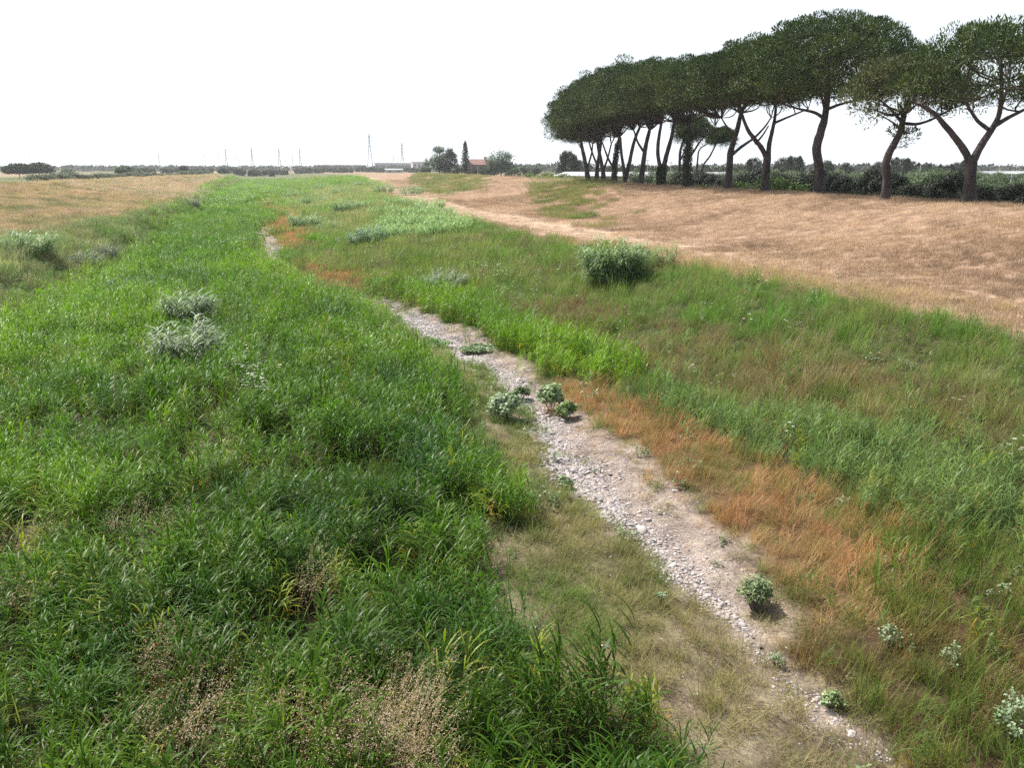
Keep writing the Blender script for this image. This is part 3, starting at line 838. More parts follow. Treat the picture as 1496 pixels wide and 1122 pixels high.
def pine(base_px, Y, trunk, crown, label, seed, ivy=0.0, tone=PINE_C, extra=None, group='umbrella pines along the right levee', per=150):
    """trunk: list of (list of (px,py,depth offset), r0, r1) branches; crown: (px centre, px half width, py top, py bottom)"""
    B = on_plane_y(base_px[0], base_px[1], Y)
    gx, gy = B[0], Y
    gz = float(height(gx, gy))
    root = empty('pine_tree', (gx, gy, gz - .05))
    tag(root, label, 'tree', group)
    mb = MB()
    ends = []
    def loc(p):
        q = on_plane_y(p[0], p[1], Y); return np.array([q[0] - gx, p[2] if len(p) > 2 else 0., q[2] - gz + .05])
    for bi, (pts, r0, r1) in enumerate(trunk):
        P = [loc(p) for p in pts]
        if bi == 0: P[0][2] = -.3
        rad = list(np.linspace(r0, r1, len(P)))
        if bi == 0: rad[0] *= 1.25
        Pp, rr = refine(P, rad, 4)
        mb.tube(Pp, rr, 10, wob=.16)
        ends.append((Pp[-1], rr[-1]))
        if len(P) > 3: ends.append((Pp[-5], rr[-5]))
    CC = loc((crown[0], crown[3]))
    TT = loc((crown[0], crown[2]))
    hw = abs(loc((crown[0] + crown[1], crown[3]))[0] - CC[0])
    random.seed(seed)
    lacy = crown[4] if len(crown) > 4 else .1
    cs, rs, ws = pine_crown(CC[0], 0, hw, TT[2], CC[2], seed, lobes=int(46 + 3.2 * hw), lacy=lacy)
    if extra:
        for (px, py, r, dy) in extra:
            q = loc((px, py, dy)); cs.append(tuple(q)); rs.append((r, r, r * .6)); ws.append(1.)
    # limbs out to the lower cushions
    order = list(range(len(cs))); random.shuffle(order)
    for k in order[:46]:
        c = np.array(cs[k]); e, er = min(ends, key=lambda q: np.linalg.norm(q[0] - c) + (3 if q[0][2] > c[2] else 0))
        if np.linalg.norm(c - e) > hw * 1.1: continue
        mid = e * .5 + c * .5 + np.array([random.gauss(0, .25), random.gauss(0, .25), -.10 * np.linalg.norm(c - e) + random.gauss(0, .15)])
        Pp, rr = refine([e, mid, c], [min(er * .6, .13), .075, .03], 3)
        mb.tube(Pp, rr, 5, cap=False)
    mb.build('trunk', M_BARK, root, smooth=True)
    V, Q, C = leaf_cloud(cs, rs, (np.array(ws) * per * 1.7).astype(int), .30, .26, tone, up=.9, fill=.45)
    # feathery twigs hanging under the crown
    low = [c for c in cs if c[2] < CC[2] + (TT[2] - CC[2]) * .35]
    lc = [(c[0] + random.gauss(0, .8), c[1] + random.gauss(0, .8), c[2] - random.uniform(.2, .9)) for c in low]
    V2, Q2, C2 = leaf_cloud(lc, np.array([(.8, .8, .35)] * len(lc)), 60, .28, .2, tone, up=.3, fill=.1)
    if ivy:
        n = int(900 * ivy); P0 = [loc(p) for p in trunk[0][0]]; hmax = P0[-1][2] * .9
        zz = rng.random(n) * hmax; xx = np.interp(zz, [p[2] for p in P0], [p[0] for p in P0])
        iv = np.stack([xx, zz * 0, zz], 1)
        Vi, Qi, Ci = leaf_cloud(iv, np.array([(.55 * ivy, .55 * ivy, .3)] * n), 4, .16, .8, ((.025, .05, .015), (.05, .09, .02)), up=0)
        obj('ivy', arr_mesh('ivy', Vi, [Qi], Ci), M_TREE, root)
    V, Q, C = merge([(V, Q, C), (V2, Q2, C2)])
    obj('crown', arr_mesh('crown', V, [Q], C), M_PINE, root)
    return root

def tree_Y(px, X):
    d = ray(px, 245); return X * d[1] / d[0]

PX = 43.6
G_P = 'umbrella pines along the right levee'
pine((1415, 300), tree_Y(1415, PX), [
    ([(1416, 300), (1417, 270), (1418, 240)], .46, .40),
    ([(1418, 246), (1412, 225), (1397, 203), (1378, 180), (1366, 166), (1352, 152, .5)], .30, .12),
    ([(1419, 246), (1424, 230), (1436, 208), (1452, 184), (1460, 165), (1459, 130, -.3), (1456, 85, -.4)], .33, .10),
    ([(1446, 190), (1430, 178), (1412, 166, -.6), (1395, 148, -1)], .16, .08),
    ([(1455, 182), (1472, 172), (1490, 163), (1515, 150)], .18, .08),
    ([(1461, 160), (1475, 140, .5), (1490, 118, 1)], .14, .07)],
    (1468, 142, 33, 178, .6), 'umbrella pine with wide Y shaped trunk, last of the row at the right edge', 11, per=120)
pine((1293, 292), tree_Y(1293, 41.8), [
    ([(1293, 292), (1296, 262), (1294, 240), (1300, 222), (1310, 203), (1316, 190), (1321, 165)], .36, .22),
    ([(1322, 180), (1336, 181, -.3), (1352, 176, -.5), (1370, 167, -.5), (1385, 158, -.6)], .13, .07),
    ([(1319, 180), (1308, 160, .5), (1292, 140, 1)], .14, .07),
    ([(1321, 168), (1330, 140), (1345, 115)], .18, .07)],
    (1318, 78, 80, 184, .95), 'smaller olive toned pine leaning right, between the two tallest trunks of the row', 12, per=105, tone=((.065, .085, .034), (.125, .14, .058)), extra=[(1312, 192, .8, 0), (1335, 195, .7, .3), (1285, 165, 1.0, .3)])
pine((1197, 286), tree_Y(1197, PX), [
    ([(1196, 286), (1197, 250), (1193, 216), (1200, 190), (1206, 165), (1209, 130), (1210, 95)], .50, .24),
    ([(1203, 172), (1190, 164), (1172, 158, .6), (1150, 150, 1)], .17, .07),
    ([(1207, 160), (1225, 152, -.5), (1250, 146, -.8)], .16, .07),
    ([(1206, 168), (1196, 150, -.8), (1184, 132, -1.5)], .16, .07),
    ([(1208, 150), (1220, 130, .8), (1232, 110, 1.4)], .16, .07)],
    (1205, 122, 24, 166, .15), 'tallest umbrella pine with a single straight trunk and huge dome crown', 13, per=175)
pine((1118, 282), tree_Y(1118, PX), [
    ([(1118, 282), (1119, 255), (1121, 225)], .46, .40),
    ([(1121, 232), (1112, 215), (1100, 200), (1092, 188), (1085, 170), (1080, 150)], .30, .12),
    ([(1122, 232), (1124, 210), (1128, 192), (1132, 172), (1134, 150)], .30, .12),
    ([(1130, 180), (1145, 174, .3), (1165, 166, .5), (1185, 158, .6)], .15, .07),
    ([(1105, 210, .3), (1116, 197, .3), (1126, 183, .5)], .12, .07)],
    (1100, 100, 62, 168, .15), 'umbrella pine with V forked trunk beside the tallest single trunk', 14, per=170)
pine((1063, 278), tree_Y(1063, PX), [
    ([(1063, 278), (1065, 255), (1067, 225), (1072, 205), (1078, 185), (1082, 165)], .48, .22),
    ([(1069, 226), (1082, 214, -.3), (1098, 202, -.5), (1112, 187, -.7), (1122, 172, -.8)], .2, .08),
    ([(1074, 200), (1064, 188), (1054, 172)], .15, .08)],
    (1048, 100, 80, 174, .1), 'umbrella pine whose long right limb crosses its neighbour, fifth trunk from the right', 15, per=170)
pine((1004, 275), tree_Y(1004, PX), [
    ([(1004, 275), (1003, 245), (1005, 215), (1006, 180)], .46, .25),
    ([(1005, 232), (1014, 220), (1024, 205), (1045, 184)], .18, .08)],
    (985, 96, 88, 178, .1), 'umbrella pine with ivy clad straight trunk, sixth trunk from the right', 16, ivy=1.2, per=160)
pine((964, 271), tree_Y(964, PX), [
    ([(966, 271), (966, 255), (968, 240)], .5, .45),
    ([(965, 246), (961, 225), (962, 205), (966, 180)], .3, .2),
    ([(969, 246), (975, 222), (981, 200), (985, 178)], .36, .22)],
    (938, 90, 92, 182, .1), 'umbrella pine with two ivy clad stems rising in a narrow fork', 17, ivy=1.3, per=150)
far = [
    ((935, 270), [([(935, 270), (939, 245), (943, 215), (949, 190)], .46, .26), ([(941, 222), (932, 208), (926, 190)], .2, .12)], (915, 78, 96, 188), 'umbrella pine with pale bare trunk left of the ivy forked one'),
    ((914, 268), [([(914, 268), (911, 245), (908, 225), (906, 200)], .3, .2), ([(914, 262), (920, 235), (927, 205), (935, 185)], .36, .2)], (893, 72, 106, 196), 'umbrella pine with two slim stems spreading from one base'),
    ((897, 268), [([(897, 268), (898, 245), (901, 220), (905, 200)], .42, .24), ([(896, 245), (888, 230), (880, 208)], .2, .12)], (876, 68, 113, 200), 'umbrella pine with a thick dark ivy base and left limb, far half of the row'),
    ((883, 266), [([(883, 266), (880, 245), (875, 220), (872, 200)], .4, .24), ([(881, 250), (888, 230), (893, 210)], .2, .12)], (862, 62, 122, 206), 'umbrella pine third from the far end of the row'),
    ((871, 266), [([(871, 266), (873, 242), (877, 215), (878, 200)], .38, .24), ([(872, 240), (865, 222), (860, 205)], .2, .12)], (850, 56, 132, 210), 'umbrella pine second from the far end of the row'),
    ((860, 265), [([(860, 265), (856, 242), (851, 218), (848, 200)], .45, .26), ([(858, 245), (864, 225), (866, 210)], .2, .12)], (845, 46, 142, 220), 'umbrella pine at the far end of the row with a low rounded crown'),
]
for i, (b, tr, cr, lb) in enumerate(far):
    pine(b, tree_Y(b[0], PX), tr, cr, lb, 30 + i, ivy=.9 if i == 2 else 0, per=120)
# two smaller pines standing behind the row
pine((992, 266), tree_Y(992, 60), [([(992, 266), (993, 240), (994, 220), (1000, 200)], .3, .2), ([(993, 235), (1003, 215), (1012, 200)], .15, .1)],
     (1010, 30, 168, 214), 'small umbrella pine standing behind the row, seen under the big crowns', 41, group='small pines behind the row', per=110)
pine((1018, 266), tree_Y(1018, 60), [([(1018, 266), (1026, 245), (1037, 228), (1047, 208)], .22, .12), ([(1017, 262), (1019, 235), (1022, 218), (1036, 208)], .18, .1)],
     (1054, 20, 186, 212), 'little leaning pine with thin slanting stems behind the row', 42, group='small pines behind the row', per=80)

# ------------------------------------------------------------------ other trees
def leafy_tree(name, loc, h, w, cols, label, cat='tree', group=None, shape='round', leaf=.35, per=170, lobes=32, trunkh=.25, trunk_r=None):
    root = empty(name, loc); tag(root, label, cat, group)
    mb = MB(); tr = trunk_r or max(.08, h * .022)
    mb.tube([(0, 0, -.3), (random.gauss(0, .05), 0, h * trunkh), (random.gauss(0, .1), random.gauss(0, .1), h * .8)], [tr * 1.2, tr, tr * .3], 7, wob=.15)
    cs, rs = [], []
    for i in range(lobes):
        if shape == 'round':
            z = random.random(); rr = math.sqrt(max(0, 1 - (2 * z - .85) ** 2 / 1.35)); a = i * 2.4; k = math.sqrt(random.random())
            lr = w * random.uniform(.13, .24)
            cs.append((rr * k * (w / 2 - lr * .5) * cos(a), rr * k * (w / 2 - lr * .5) * sin(a), h * trunkh * .7 + lr * .5 + z * (h * (1 - trunkh * .7) - lr))); rs.append((lr, lr, lr * .85))
        elif shape == 'cypress':
            z = (i + .5) / lobes; prof = sin(pi * min(1, z * .62 + .34)) ** .8; a = i * 2.4
            lr = w * .30 * (.55 + .5 * prof)
            cs.append((prof * w * .22 * cos(a), prof * w * .22 * sin(a), h * .06 + z * h * .88)); rs.append((lr * prof + .1, lr * prof + .1, h * .07))
        elif shape == 'umbrella':
            r = math.sqrt((i + .5) / lobes); a = i * 2.4; lr = w * .13
            cs.append((r * (w / 2 - lr) * cos(a), r * (w / 2 - lr) * sin(a), h * (.6 + .32 * (1 - r * r)))); rs.append((lr, lr, lr * .6))
            cs.append((r * (w / 2 - lr) * cos(a), r * (w / 2 - lr) * sin(a), h * (.5 + .1 * (1 - r)))); rs.append((lr, lr, lr * .5))
    for k in random.sample(range(len(cs)), min(9, len(cs))):
        c = cs[k]; mb.tube([(0, 0, h * trunkh * .9), (c[0] * .5, c[1] * .5, (h * trunkh + c[2]) * .5), c], [tr * .5, tr * .35, tr * .12], 4, cap=False)
    t = mb.build('trunk', M_BARK2, root, smooth=True)
    V, Q, C = leaf_cloud(cs, rs, per, leaf, .5, cols, up=.3, fill=.2, flat=(shape == 'round'))
    c = obj('crown', arr_mesh('crown', V, [Q], C), M_TREE, root)
    return root, [t, c]

def at(px, D, z=None):
    """map position: bearing of a sight line, distance along the river"""
    d = ray(px, 245); X = d[0] / d[1] * D
    return (X, D, float(height(X, D)) if z is None else z)
def h_for(px, py, D):
    """height of something at distance D whose top lies on a sight line"""
    q = on_plane_y(px, py, D); return q[2] - float(height(q[0], D))

DK = ((.020, .036, .016), (.036, .055, .022)); MID = ((.032, .070, .022), (.06, .11, .03)); OLV = ((.065, .10, .05), (.125, .165, .085)); YG = ((.09, .16, .025), (.15, .22, .04))
D = 470
leafy_tree('leafy_tree', at(642, D), h_for(642, 214, D), 16, MID, 'broad green tree left of the dark tree beside the red roofed house', group='trees round the farmhouse', leaf=.8)
leafy_tree('dark_tree', at(657, D - 8), h_for(657, 216, D), 9, DK, 'dark dense conifer against the broad green tree near the farmhouse', group='trees round the farmhouse', leaf=.7, trunkh=.05)
leafy_tree('cypress', at(680, D - 6), h_for(680, 206, D), 4.4, DK, 'tall narrow dark cypress standing alone left of the farmhouse', group='trees round the farmhouse', shape='cypress', leaf=.6, lobes=24, per=150, trunkh=.05)
leafy_tree('leafy_tree', at(732, D - 20), h_for(730, 220, D), 17, MID, 'wide green tree right of the red roofed farmhouse', group='trees round the farmhouse', leaf=.8)
for i, (px, py, w) in enumerate([(622, 243, 7), (665, 243, 9), (700, 246, 8), (722, 245, 8), (748, 244, 10), (765, 240, 9), (782, 243, 8)]):
    leafy_tree('bush', at(px, 455 + i * 3), h_for(px, py, 455), w, OLV if i % 2 else MID, ['low green bush left of the dark farmhouse trees', 'rounded bush between dark tree and cypress', 'bush in front of the farmhouse wall', 'bush under the wide tree by the house', 'grey green bush right of the wide tree', 'bush halfway between farmhouse tree and pines', 'bush just left of the farm shed'][i], 'bush', 'bushes round the farmhouse', leaf=.6, lobes=14, trunkh=.05)

# farmhouse
M_PINKW = noisy('pink_plaster', (.36, .22, .19), (.42, .27, .23), 1.5, .9)
M_TILE = noisy('roof_tiles', (.21, .115, .095), (.28, .16, .135), 3, .9, .4, 8)
M_DARKGLASS = noisy('window_glass', (.03, .035, .04), (.05, .055, .06), 2, .2)
M_WHITE = noisy('white_sheet', (.28, .29, .30), (.38, .39, .40), .4, .45)
M_GREYW = noisy('grey_wall', (.42, .41, .42), (.52, .51, .52), .5, .9)
M_YELW = noisy('ochre_wall', (.45, .36, .20), (.55, .45, .27), .6, .9)
M_METAL = noisy('galvanised_steel', (.18, .19, .21), (.26, .27, .29), 1, .5)
M_CONC = noisy('concrete', (.42, .40, .37), (.55, .53, .5), 3, .9)

def gable_house(loc, w, d, hw, hr, rz, label):
    root = empty('farmhouse', loc, rz); tag(root, label, 'house')
    m = MB(); m.add([(-w/2,-d/2,-.5),(w/2,-d/2,-.5),(w/2,d/2,-.5),(-w/2,d/2,-.5),(-w/2,-d/2,hw),(w/2,-d/2,hw),(w/2,d/2,hw),(-w/2,d/2,hw),(-w/2,0,hw+hr),(w/2,0,hw+hr)],
                    [(0,1,5,4),(2,3,7,6),(1,2,6,9,5),(3,0,4,8,7)]); m.build('wall', M_PINKW, root)
    r = MB()
    for s in (-1, 1):
        e = .5; k = hr / (d / 2)
        r.add([(-w/2-e, s*(d/2+e), hw-e*k+.03), (w/2+e, s*(d/2+e), hw-e*k+.03), (w/2+e, 0, hw+hr+.03), (-w/2-e, 0, hw+hr+.03),
               (-w/2-e, s*(d/2+e), hw-e*k+.25), (w/2+e, s*(d/2+e), hw-e*k+.25), (w/2+e, 0, hw+hr+.25), (-w/2-e, 0, hw+hr+.25)],
              [(0,1,2,3),(4,5,6,7),(0,1,5,4),(1,2,6,5),(0,3,7,4)])
    ro = r.build('roof', M_TILE, root)
    c = MB(); c.box((w*.25, 0, hw+hr+.6), (.8,.8,1.8)); c.build('chimney', M_PINKW, ro)
    for fl in range(2):
        for i in range(4):
            x = -w/2 + w*(i+.5)/4
            f = MB(); f.box((x, -d/2-.03, 1.6+fl*3), (1.2,.1,1.5)); f.build('window', M_DARKGLASS, root)
gable_house(at(700, 468), 13, 9, h_for(700, 236, 468) - 1.5, 2.6, .25, 'pink farmhouse with red tiled roof between cypress and wide tree')

# long low farm shed behind the pines
def shed(name, pxl, pxr, D1, D2, ytop, label, wallm, roofm, deep=10, roofh=.8, cat='building'):
    a = np.array(at(pxl, D1)); b = np.array(at(pxr, D2)); c = (a + b) / 2; rz = math.atan2(b[1]-a[1], b[0]-a[0]); w = np.linalg.norm((b-a)[:2])
    top = h_for((pxl+pxr)/2, ytop, c[1]); h = top - roofh
    root = empty(name, (c[0], c[1], float(height(c[0], c[1]))), rz); tag(root, label, cat)
    m = MB(); m.box((0, deep/2, h/2-.3), (w, deep, h+.6)); m.build('wall', wallm, root)
    r = MB(); r.add([(-w/2-.5,-.6,h-.05),(w/2+.5,-.6,h-.05),(w/2+.5,deep+.6,h-.05),(-w/2-.5,deep+.6,h-.05),(-w/2-.5,-.6,h+.15),(w/2+.5,-.6,h+.15),(w/2+.5,deep+.6,h+.15),(-w/2-.5,deep+.6,h+.15),(-w/2-.5,deep/2,h+roofh),(w/2+.5,deep/2,h+roofh)],
                    [(3,2,1,0),(0,1,5,4),(2,3,7,6),(1,2,6,9,5),(3,0,4,8,7),(4,5,9,8),(6,7,8,9)]); r.build('roof', roofm, root)
    n = max(2, int(w / 6))
    for i in range(n):
        f = MB(); f.box((-w/2 + w*(i+.5)/n, -.03, h*.55), (min(2.4, w/n*.45), .1, h*.45)); f.build('window', M_DARKGLASS, root)
    return root
shed('farm_shed', 812, 1062, 215, 190, 251, 'long low farm shed with white roof seen behind the pine trunks', M_YELW, M_WHITE, 14, 1.1)
shed('greenhouse', 1418, 1560, 330, 330, 250, 'white greenhouse roof beyond the olive grove at the right edge', M_WHITE, M_WHITE, 40, 1.2, 'greenhouse')
shed('warehouse', 548, 602, 1500, 1500, 236, 'long white roofed warehouse on the horizon left of the dark trees', M_GREYW, M_WHITE, 60, 2)
shed('warehouse', 603, 622, 1300, 1300, 234, 'grey square warehouse next to the long white roofed one on the horizon', M_GREYW, M_GREYW, 40, 2)
shed('warehouse', 458, 535, 1700, 1700, 239, 'low grey warehouse below the tall pylon on the horizon', M_GREYW, M_GREYW, 60, 2)
shed('farm_shed', 563, 588, 900, 900, 246, 'little pale shed in the far field left of the dark trees', M_WHITE, M_WHITE, 12, 1.2)

# left umbrella pines, olive row, scattered trees
for i, (px, w, top, lb) in enumerate([(27, 15, 240, 'left of two flat topped pines on the left horizon'), (57, 15.5, 239, 'right of two flat topped pines on the left horizon')]):
    leafy_tree('pine_tree', at(px, 430 + i * 6), h_for(px, top, 430), w, DK, lb, group='pair of pines on the left horizon', shape='umbrella', leaf=.6, lobes=34, per=90, trunkh=.35)
root, kids = leafy_tree('olive_tree', at(48, 290), h_for(48, 254, 290), 6.5, OLV, 'grey green olive tree in the row behind the left levee', group='olive row behind the left levee', leaf=.35, lobes=18, trunkh=.12)
for i in range(22):
    px = 60 + i * 11.5 + random.uniform(-3, 3)
    copy_thing(root, kids, at(px, 295 + i * 9), random.random() * 6, [random.uniform(.8, 1.15)] * 3)
for px, D, top, w, lb in [(180, 420, 241, 8, 'small open tree above the olive row on the left'), (267, 520, 242, 9, 'dark tree at the far end of the left levee'), (96, 520, 247, 10, 'bushy tree between the flat pines and the olive row')]:
    leafy_tree('leafy_tree', at(px, D), h_for(px, top, D), w, MID if px != 267 else DK, lb, group=None, leaf=.6, lobes=18)

# right plain: dark hedge shrubs, olive grove, dark conifers
seedsh = []
for v in range(3):
    r_, k_ = leafy_tree('hedge_shrub', (60, 200 + v, 3.2), 3.7 + .3 * v, 4.4, (((.008, .015, .008), (.018, .030, .011))), 'dark glossy shrub of the hedge behind the right levee', 'shrub', 'dark hedge behind the pines', leaf=.19, lobes=28, per=260, trunkh=.02)
    seedsh.append((r_, k_))
i = 0; y = 52.0
while y < 150:
    X = 55.5 + random.uniform(-.5, .5) + (y - 52) * .01
    if i < 3:
        seedsh[i][0].location = (X, y, float(height(X, y)))
    else:
        r_, k_ = seedsh[i % 3]
        s = random.uniform(.75, 1.22)
        copy_thing(r_, k_, (X, y, float(height(X, y))), random.random() * 6, (s, s, s * random.uniform(.85, 1.15)))
    i += 1; y += 2.5 + random.random() * 1.4
ol = []
for v in range(3):
    ol.append(leafy_tree('olive_tree', (80, 300 + v, 3.2), 3.9, 4.8, OLV, 'grey green olive tree in the grove behind the dark hedge', 'tree', 'olive grove on the right plain', leaf=.22, lobes=24, per=230, trunkh=.15))
cnt = 0
for gi_ in range(26):
    for gj in range(12):
        X = 64 + gj * 7.5 + random.uniform(-.8, .8); Y = 74 + gi_ * 7.5 + random.uniform(-.8, .8)
        brg = math.degrees(math.atan2(X, Y))
        if brg < 18 or brg > 47 or cnt > 170 or X < 62: continue
        z = float(height(X, Y)); s = random.uniform(.8, 1.12)
        if cnt < 3: ol[cnt][0].location = (X, Y, z)
        else: copy_thing(*ol[cnt % 3], (X, Y, z), random.random() * 6, (s, s, s * random.uniform(.9, 1.1)))
        cnt += 1
bs = [leafy_tree('bush', (58, 120, 3.2), 3.6, 6, YG, 'yellow green bush between the fourth and fifth pine trunks', 'bush', 'yellow green bushes behind the pines', leaf=.35, lobes=22, per=120, trunkh=.03)]
bs[0][0].location = at(1150, 100); bs[0][0].location.z = 3.2
for px, D, s in [(1130, 104, 1.), (1165, 112, .9), (1085, 118, .8), (1105, 112, .7), (1010, 150, .7), (1232, 130, .6), (820, 210, .8), (795, 230, .9), (770, 250, .8), (1040, 135, .75), (950, 150, .5), (860, 190, .7)]:
    x, y_, z_ = at(px, D); copy_thing(*bs[0], (x, y_, z_), random.random() * 6, (s * 1.3, s * 1.3, s), label='yellow green bush low behind the row of pines')
cy = [leafy_tree('conifer', (60, 300, 3.2), 10, 5, DK, 'dark conifer of a dense group beyond the olive grove', 'tree', 'dark conifer groups on the right plain', shape='cypress', leaf=.6, lobes=22, per=150, trunkh=.04),
      leafy_tree('conifer', (60, 310, 3.2), 10, 8, DK, 'dark conifer of a dense group beyond the olive grove', 'tree', 'dark conifer groups on the right plain', leaf=.6, lobes=26, per=120, trunkh=.04)]
con = [(1094, 232), (1102, 230), (1135, 236), (1145, 230), (1153, 228), (1161, 229), (1167, 228), (1209, 234), (1214, 238), (1237, 237), (825, 222), (832, 220), (838, 226)]
con += [(1284 + k * 8.2, 236 - 5 * sin(k * .45) + random.uniform(-2, 2)) for k in range(16)]
for i, (px, py) in enumerate(con):
    D = 330 + random.uniform(-10, 20); x, y_, z_ = at(px, D); hh = h_for(px, py, D) / 10; k = i % 2
    if i < 2: cy[i][0].location = (x, y_, z_); cy[i][0].scale = (hh * 1.1, hh * 1.1, hh)
    else: copy_thing(*cy[k], (x, y_, z_), random.random() * 6, (hh * 1.2, hh * 1.2, hh))

# utility poles
def pole(loc, h, label):
    root = empty('utility_pole', loc); tag(root, label, 'pole', 'utility poles on the right plain')
    m = MB(); m.tube([(0,0,-.3),(0,0,h)], [.16,.1], 8); m.build('post', M_CONC, root)
    m = MB(); m.box((0,0,h-.5),(1.6,.1,.12)); a = m.build('crossarm', M_METAL, root)
    for x in (-.7,0,.7):
        m = MB(); m.tube([(x,0,h-.44),(x,0,h-.2)],[.05,.04],6); m.build('insulator', M_WHITE, root)
for px, py, D, lb in [(1345, 241, 170, 'concrete utility pole in front of the dark conifer mass'), (1480, 254, 120, 'short pole above the olives near the right edge'), (980, 235, 260, 'thin pole seen between the ivy clad pines'), (946, 232, 280, 'thin pole right of the pale pine trunk'), (698, 243, 440, 'small pole in front of the farmhouse')]:
    p = at(px, D); pole(p, h_for(px, py, D), lb)

# pylons
def pylon(loc, label):
    root = empty('pylon', loc); tag(root, label, 'pylon', 'power pylons along the horizon')
    m = MB(); H = 50.
    def w(z): return 4.2 - 3.4 * min(1, z / 34) if z < 34 else .8
    lv = [0, 9, 17, 24, 30, 34, 38, 42, 46]
    for sx in (-1, 1):
        for sy in (-1, 1):
            m.tube([(sx*w(z), sy*w(z), z) for z in lv] + [(0, 0, H)], [.32]*9 + [.2], 4)
    for a, b in zip(lv[:-1], lv[1:]):
        for k in range(4):
            c = [(-1,-1),(1,-1),(1,1),(-1,1),(-1,-1)]; p, q = c[k], c[k+1]
            m.tube([(p[0]*w(a), p[1]*w(a), a), (q[0]*w(b), q[1]*w(b), b)], [.16,.16], 3)
            m.tube([(q[0]*w(a), q[1]*w(a), a), (p[0]*w(b), p[1]*w(b), b)], [.16,.16], 3)
    t = m.build('tower', M_METAL, root)
    ks = [t]
    for z, l in ((32, 7), (38, 9), (44, 6)):
        a = MB()
        for s in (-1, 1):
            a.tube([(0, 0, z+1.4), (s*l, 0, z)], [.16,.12], 4); a.tube([(0, 0, z), (s*l, 0, z)], [.16,.12], 4)
        ks.append(a.build('crossarm', M_METAL, root))
    return root, ks
pl = [(541, 196), (588, 209), (439, 219), (409, 217), (369, 217), (331, 219), (320, 224), (350, 232), (386, 234), (345, 236), (233, 225), (190, 231), (45, 233), (299, 234), (428, 233), (575, 228)]
names = ['tallest pylon, left of the white roofed warehouse', 'second tallest pylon, above the white roofed warehouse', 'pylon midway between the tallest pylon and the left cluster', 'tall pylon just right of the horizon cluster', 'tall pylon in the middle of the horizon cluster', 'tall pylon at the left of the horizon cluster', 'pylon left beside the left tall one of the cluster', 'short pylon inside the left cluster', 'short far pylon between the two tall cluster ones', 'shortest pylon of the cluster, by the short one', 'lone faint pylon above the left tree line', 'faint pylon above the small open tree', 'faint pylon behind the flat topped pines', 'short faint pylon left of the cluster', 'short faint pylon right of the tall cluster pylons', 'short pylon beside the warehouse pylon']
P0 = None
for (px, py), nm in zip(pl, names):
    D = 45 * 1289 / (245 - py) ; D = min(D, 3600)
    x, y_, z_ = at(px, D)
    if P0 is None: P0 = pylon((x, y_, z_), nm)
    else: copy_thing(*P0, (x, y_, z_), .5 * random.random(), label=nm)

# far woods
def woodland(name, spans, cols, label, leaf=2.2):
    cs, rs = [], []
    for (p0, p1, D0, D1, h, n) in spans:
        for _ in range(n):
            px = random.uniform(p0, p1); D = random.uniform(D0, D1); x, y_, z_ = at(px, D)
            hh = h * random.uniform(.6, 1.15)
            cs.append((x, y_, z_ + hh * .55)); rs.append((hh * .9, hh * .9, hh * .5))
    V, Q, C = leaf_cloud(cs, np.array(rs), 60, leaf, .8, cols, up=.4, fill=.3)
    o = obj(name, arr_mesh(name, V, [Q], C), M_TREE); tag(o, label, 'woodland', kind='stuff')
woodland('distant_woodland', [(90, 620, 1300, 1500, 7, 320), (-300, 90, 1200, 1500, 7, 120), (620, 900, 900, 1300, 8, 160), (900, 1700, 700, 1100, 7, 300), (430, 620, 900, 1100, 3, 90), (170, 420, 700, 900, 2.5, 80), (850, 1150, 420, 520, 4, 60)], DK, 'thin dark line of far woods along the horizon')

# ------------------------------------------------------------------ single plants in and beside the river bed
def cane_clump(px, py, h, w, label, cols=((.10, .19, .065), (.27, .38, .19)), name='cane_clump', cat='cane', group=None, n=70, droop=1.3):
    g = ground_at(px, py)
    root = empty(name, (g[0], g[1], g[2] - .03)); tag(root, label, cat, group)
    b = np.zeros((n, 3)); th = rng.random(n) * 2 * pi; rr = np.sqrt(rng.random(n)) * w * .38
    b[:, 0] = rr * np.cos(th); b[:, 1] = rr * np.sin(th)
    hh = h * (.55 + .5 * rng.random(n)) * (1 - .35 * (rr / (w * .4)) ** 2); el = pi / 2 - .12 - .35 * rr / (w * .4)
    st = blades(b, th, hh, .03, el, .15, 3, jcol(n, np.array(cols[0]) * 1.1, .1), None, 'stem')
    V, Q, C = merge([st]); obj('stems', arr_mesh('stems', V, [Q], C), M_CANE, root)
    nl = 22; pid = np.repeat(np.arange(n), nl); m = n * nl
    Vs = st[0].reshape(n, 4, 2, 3).mean(2); t = .15 + .85 * rng.random(m); seg = np.clip((t * 3).astype(int), 0, 2); fr = t * 3 - seg
    p = Vs[pid, seg] * (1 - fr)[:, None] + Vs[pid, seg + 1] * fr[:, None]
    az = th[pid] + rng.normal(0, 1.1, m); k = rng.random(m) < .35; az[k] = WIND + rng.normal(0, .6, k.sum())
    cc = np.array(cols[0])[None] + (np.array(cols[1]) - np.array(cols[0]))[None] * rng.random((m, 1))
    L = h * (.24 + .14 * rng.random(m))
    lf = blades(p, az, L, L * .085, .95 - .5 * rng.random(m), droop * (.5 + rng.random(m)), 4, cc, cc * 1.1)
    V, Q, C = merge([lf]); obj('leaves', arr_mesh('leaves', V, [Q], C), M_CANE, root)
    return root

